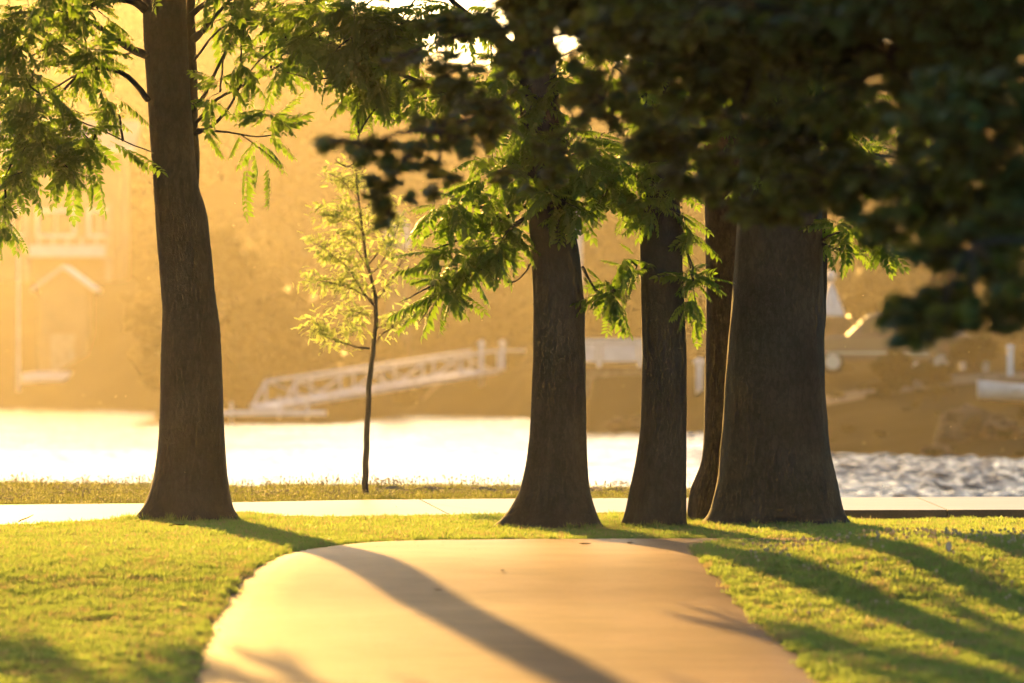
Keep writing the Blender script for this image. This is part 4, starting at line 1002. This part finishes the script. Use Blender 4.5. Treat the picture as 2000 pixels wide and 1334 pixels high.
p = P(2020, 788, 150); rowboat((p.x, p.y, fh(p.x, p.y) + .05), .05, 3.0, 'pale rowboat lying on the right far bank at the frame edge')

# white garden obelisk
p = P(1622, 618, 205); ob = empty('garden_obelisk', (p.x, p.y, fh(p.x, p.y)), 'white cone shaped garden obelisk with ball finial beyond the car', 'ornament')
zb = fh(p.x, p.y)
mb = MB(); mb.box((p.x, p.y, (zb + p.z) / 2 - .2), (1.3, 1.0, p.z - zb + .4)); mb.build('plinth', M['stone'], ob)
mb = MB(); mb.lathe(p, [(.52, 0), (.5, .1), (.12, 1.1), (.06, 1.2)], 12); mb.build('cone', M['white'], ob, True)
mb = MB(); mb.lathe(p + Vector((0, 0, 1.45)), [(.03, -.26), (.12, -.2), (.2, -.05), (.2, .05), (.12, .18), (.02, .22)], 10); mb.build('finial', M['white'], ob, True)

# white posts along the right bank
for i, (px, yt, z) in enumerate(((1787, 690, 172), (1829, 688, 170), (1880, 682, 168), (1925, 682, 164), (1973, 680, 160))):
    b = fg(px, z); lab = ('white post beside the round bush, first of the far post row', 'white post second from the round bush in the far row', 'middle white post of the far row', 'white post second from the right end of the far row', 'rightmost white post of the far row')[i]
    t = empty('fence_post', b, lab, 'post', 'white posts on the far bank'); tp = P(px, yt, z)
    mb = MB(); mb.beam(b - Vector((0, 0, .2)), tp, .17, .17); mb.build('post', M['white'], t)
    mb = MB(); mb.lathe(tp, [(.13, 0), (.12, .05), (.02, .12)], 8); mb.build('cap', M['white'], t)

# rocks on the shore
def rock(px, py, z, s, label, m='stone', name='boulder', cat='rock', grp='boulders on the far shore'):
    bm = bmesh.new(); bmesh.ops.create_icosphere(bm, subdivisions=3, radius=1)
    sd = random.random() * 90
    for v in bm.verts:
        v.co *= 1 + .5 * noise.noise(v.co * 1.4 + Vector((sd, 0, 0))) + .3 * noise.cell(v.co * 2.1 + Vector((0, sd, 0))) - .1 + .12 * noise.noise(v.co * 5)
        v.co = Vector((v.co.x * s[0], v.co.y * s[1], v.co.z * s[2]))
    me = bpy.data.meshes.new(name); bm.to_mesh(me); bm.free(); me.materials.append(M[m])
    o = bpy.data.objects.new(name, me); C.objects.link(o); p = P(px, py, z); o.location = (p.x, p.y, fh(p.x, p.y) + s[2] * .4)
    tag(o, label, cat, grp)
rock(1885, 870, 141, (.85, .6, .55), 'large brown boulder at the right far waterline')
rock(1965, 872, 140, (.5, .45, .3), 'low brown boulder at the right frame edge by the water')
rock(1832, 882, 138, (.35, .3, .2), 'small stone left of the large boulder by the water')
rock(1230, 842, 184, (.7, .4, .25), 'flat grey rock at the waterline left of the slim tree')

# bushes
def bush(px, z, w, h, label, n=900, mt='leaf_far'):
    b = fg(px, z); t = empty('bush', b, label, 'bush', 'bushes on the far bank')
    mb = MB()
    for k in range(5):
        a = k * 1.26; mb.tube([b - Vector((0, 0, .1)), b + Vector((math.cos(a) * w * .18, math.sin(a) * w * .18, h * .45)), b + Vector((math.cos(a) * w * .32, math.sin(a) * w * .32, h * .75))], [.03, .02, .01], 5)
    mb.build('stem', M['bark'], t)
    mb = MB()
    cl = [rand_in() * .75 for _ in range(11)]
    for i_ in range(n):
        e = cl[i_ % 11] + rand_in() * .42; c = b + Vector((e.x * w / 2, e.y * w / 2, h * .5 + e.z * h / 2)); s = random.uniform(.05, .12)
        q = Euler((random.uniform(0, 6), random.uniform(0, 6), 0)).to_matrix()
        mb.add([c + q @ Vector(v) * s for v in ((-.6, 0, 0), (0, -1, .1), (.6, 0, 0), (0, 1, .1))], [(0, 1, 2, 3)])
    o = mb.build('crown', M[mt], t); o['kind'] = 'stuff'
bush(1745, 156, 1.35, 1.35, 'rounded bush standing in front of the parked car')
bush(1822, 158, 1.3, .7, 'low spreading bush right of the rounded bush')
bush(1905, 163, 1.9, 1.0, 'wide low bush among the white posts')
bush(982, 247, 2.2, 1.3, 'bush beside the top of the gangway')

# parked car, facing left
cz = 166.0; cb = P(1730, 745, cz); gz = fh(cb.x, cz)
car = empty('parked_car', (cb.x, cz, gz), 'dark car with glinting bonnet parked on the right far bank', 'car')
def car_shell(name, prof, hw, m, top_in=.0, zsplit=.95):
    mb = MB(); n = len(prof)
    for s in (-1, 1):
        for x, z in prof:
            iw = hw - top_in * max(0, (z - zsplit)) / .7
            mb.v.append((cb.x + x, cz + s * iw, gz + z))
    mb.f.append(tuple(range(n))); mb.f.append(tuple(range(2 * n - 1, n - 1, -1)))
    for i in range(n): mb.f.append((i, i + n, (i + 1) % n + n, (i + 1) % n))
    mb.m = [0] * len(mb.f)
    return mb.build(name, m, car, False, .05)
body = car_shell('body', [(-2.5, .42), (-2.55, .75), (-2.42, 1.02), (-1.1, 1.14), (2.3, 1.16), (2.5, 1.05), (2.55, .5), (2.45, .36), (-2.4, .34)], .92, M['car_paint'])
car_shell('cabin', [(-1.15, 1.13), (-.55, 1.70), (-.2, 1.78), (1.5, 1.78), (1.9, 1.66), (2.3, 1.14)], .84, M['car_paint'], .18)
for x0_, x1_ in ((-.75, .25), (.38, 1.25), (1.36, 1.85)):
    mb = MB(); mb.box((cb.x + (x0_ + x1_) / 2, cz - .80, gz + 1.43), (x1_ - x0_, .04, .42)); mb.build('side_window', M['glass'], car)
mb = MB(); a = Vector((cb.x - 1.06, cz, gz + 1.22)); b = Vector((cb.x - .6, cz, gz + 1.68)); d = b - a
mb.box((a + b) / 2 + Vector((-.03, 0, .02)), (1.4, d.length, .04), M=Matrix.Rotation(R(90), 3, 'Z') @ Matrix.Rotation(-math.atan2(d.z, -d.x) + math.pi, 3, 'X')); mb.build('windscreen', M['windscreen'], car)
for sx in (-1.6, 1.55):
    for sy in (-1, 1):
        c = (cb.x + sx, cz + sy * .82, gz + .36)
        mb = MB(); mb.lathe(c, [(.26, -.12), (.35, -.09), (.36, 0), (.35, .09), (.26, .12)], 20, 0, 'Y'); wh = mb.build('wheel', M['rubber'], car, True)
        mb = MB(); mb.lathe(c, [(.22, -.13), (.24, -.1), (.24, .1), (.22, .13)], 14, 0, 'Y'); mb.build('rim', M['chrome'], wh)
for sy in (-1, 1):
    mb = MB(); mb.box((cb.x - 2.5, cz + sy * .7, gz + .82), (.12, .3, .16)); mb.build('headlight', M['lamp'], car, False, .02)
mb = MB(); mb.box((cb.x - 2.58, cz, gz + .52), (.16, 1.7, .2)); mb.build('bumper', M['chrome'], car, False, .04)
mb = MB(); mb.box((cb.x - .3, cz - .935, gz + .62), (3.0, .04, .05)); mb.build('side_trim', M['chrome'], car)

# ------------------------------------------------------------------ woods on the far hill
def far_crown(seed, w, h, n, ls):
    random.seed(seed); mb = MB(); cl = [(rand_in(), random.uniform(.35, .55)) for _ in range(16)]
    for i in range(n):
        c0, r = cl[i % 16]; e = rand_in(); e = e.normalized() * e.length ** .6
        c = Vector(((c0.x * .62 + e.x * r) * w / 2, (c0.y * .62 + e.y * r) * w / 2, h * .56 + (c0.z * .62 + e.z * r) * h * .44)); s = random.uniform(.6, 1.2) * ls
        q = Euler((random.uniform(0, 6), random.uniform(0, 6), 0)).to_matrix()
        mb.add([c + q @ Vector(v) * s for v in ((-.6, 0, 0), (0, -1, .15), (.6, 0, 0), (0, 1, .15))], [(0, 1, 2, 3)])
    return mb.mesh('crown', M['leaf_far'])
def far_trunk(h):
    mb = MB(); mb.tube([(0, 0, -1), (.1, 0, h * .3), (0, .1, h * .6), (0, 0, h * .85)], [.35, .28, .18, .05], 8)
    for k in range(5):
        a = k * 1.3; mb.tube([(0, 0, h * (.25 + .08 * k)), (math.cos(a) * h * .16, math.sin(a) * h * .16, h * (.4 + .08 * k))], [.1, .04], 5)
    return mb.mesh('trunk', M['bark'], True)
FC = [far_crown(s, 9, 13, 1500, .45) for s in (1, 2, 3)]; FT = far_trunk(13)
random.seed(21)
spots = []
for px, z, s in ((30, 312, 1.5), (140, 318, 1.75), (235, 308, 1.45), (310, 322, 1.6), (395, 318, 1.5), (470, 330, 1.4), (560, 340, 1.15), (655, 330, 1.1), (740, 300, 1.0), (850, 300, 1.1), (960, 310, 1.15), (1060, 318, 1.15), (1170, 300, 1.05), (1240, 312, 1.1), (1330, 300, 1.1), (1440, 290, 1.0), (1550, 280, 1.0), (1640, 262, .9), (1730, 270, 1.0), (1840, 262, .95), (1950, 250, .95), (-60, 300, 1.4), (2080, 255, 1.0)):
    x = (px - 1000) / F * z; spots.append((x, z, s))
HT = ['hazy tree behind the left end of the lake house', 'hazy tree rising above the middle of the lake house roof', 'hazy tree behind the right end of the lake house', 'hazy tree behind the lone left trunk', 'hazy tree close to the right side of the lone left trunk', 'hazy tree second to the right of the lone left trunk', 'hazy tree midway between lone left trunk and sapling', 'hazy tree close behind the left side of the sapling', 'hazy tree close behind the right side of the sapling', 'hazy tree above the upper end of the gangway', 'hazy tree left of the flared tree, beyond the capped posts', 'hazy tree directly behind the flared tree trunk', 'hazy tree in the gap right of the flared tree', 'hazy tree directly behind the slim straight trunk', 'hazy tree in the narrow gap beside the reddish trunk', 'hazy tree behind the left half of the massive trunk', 'hazy tree behind the right half of the massive trunk', 'hazy tree just right of the massive trunk, beyond the obelisk', 'hazy tree behind the roof of the parked car', 'hazy tree beyond the white posts, behind the low bushes', 'hazy tree near the right frame edge beyond the posts', 'hazy tree at the extreme left edge beside the house', 'hazy tree past the right frame edge on the far shore']
spots = [(x * 1.22, z * 1.22, s * 1.2) if i_ not in (0, 1, 2, 3, 4, 5, 21) else (x * 1.55, z * 1.55, s * 1.42) for i_, (x, z, s) in enumerate(spots)]
for i, (x, z, s) in enumerate(spots):
    t = empty('hill_tree', (x, z, fh(x, z) - .2), HT[i], 'tree', 'hazy trees on the far shore')
    t.rotation_euler.z = random.uniform(0, 6); t.scale = (s, s, s * random.uniform(.92, 1.08))
    for nm, me in (('trunk', FT), ('crown', FC[i % 3])):
        o = bpy.data.objects.new(nm, me); C.objects.link(o); o.parent = t
        if nm == 'crown': o['kind'] = 'stuff'
src = [bpy.data.objects.new('wood_tree', far_crown(s, 9, 13, 900, .6)) for s in (11, 12)]
pts = []
for z in range(395, 590, 13):
    x = -0.13 * z - 10
    while x < 0.13 * z + 10:
        xx = x + random.uniform(-2, 2); zz = z + random.uniform(-5, 5)
        s = random.uniform(.8, 1.15) * (1.1 if xx < -12 else .95); pts.append((xx, zz, fh(xx, zz) - 1.0, s, s)); x += 5.5
scatter('woods', pts, src, 'hazy wooded hillside beyond the lake')

src = [bpy.data.objects.new('shrub', far_crown(s, 3.2, 2.4, 420, .3)) for s in (31, 32)]
weeds = [bpy.data.objects.new('weed', far_crown(s, 3.2, 2.4, 160, .3)) for s in (41, 42)]
random.seed(5); pts = []
for _ in range(2200):
    z = random.uniform(215, 400); x = random.uniform(-.125, .125) * z
    d = z - interp(x, SH)
    if d < 5 + 10 * smooth(-12, -8, x) * (1 - smooth(5, 7, x)) or (x > 4 and z < 225): continue
    if -32 < x < -18 and z < 330: continue
    if -5 < x < 4.5 and z < 300: continue
    if x > 4 and z < 260: continue
    s = random.uniform(.5, 1.3); pts.append((x, z, fh(x, z) - .2, s, s))
scatter('undergrowth', pts, src, 'dense hazy undergrowth covering the far slope')

pts = []
for _ in range(900):
    x = random.uniform(6.3, 24); z = random.uniform(132, 215)
    if z < interp(x, SH) + .8 or noise.noise((x * .5, z * .2, 3)) < -.05: continue
    if abs(x / z * F + 1000 - 1620) < 60 and z > 195: continue
    s_ = random.uniform(.05, .13); pts.append((x, z, fh(x, z) - .03, s_ * 1.5, s_))
scatter('bank_weeds', pts, weeds, 'low hazy weeds scattered over the right far bank')
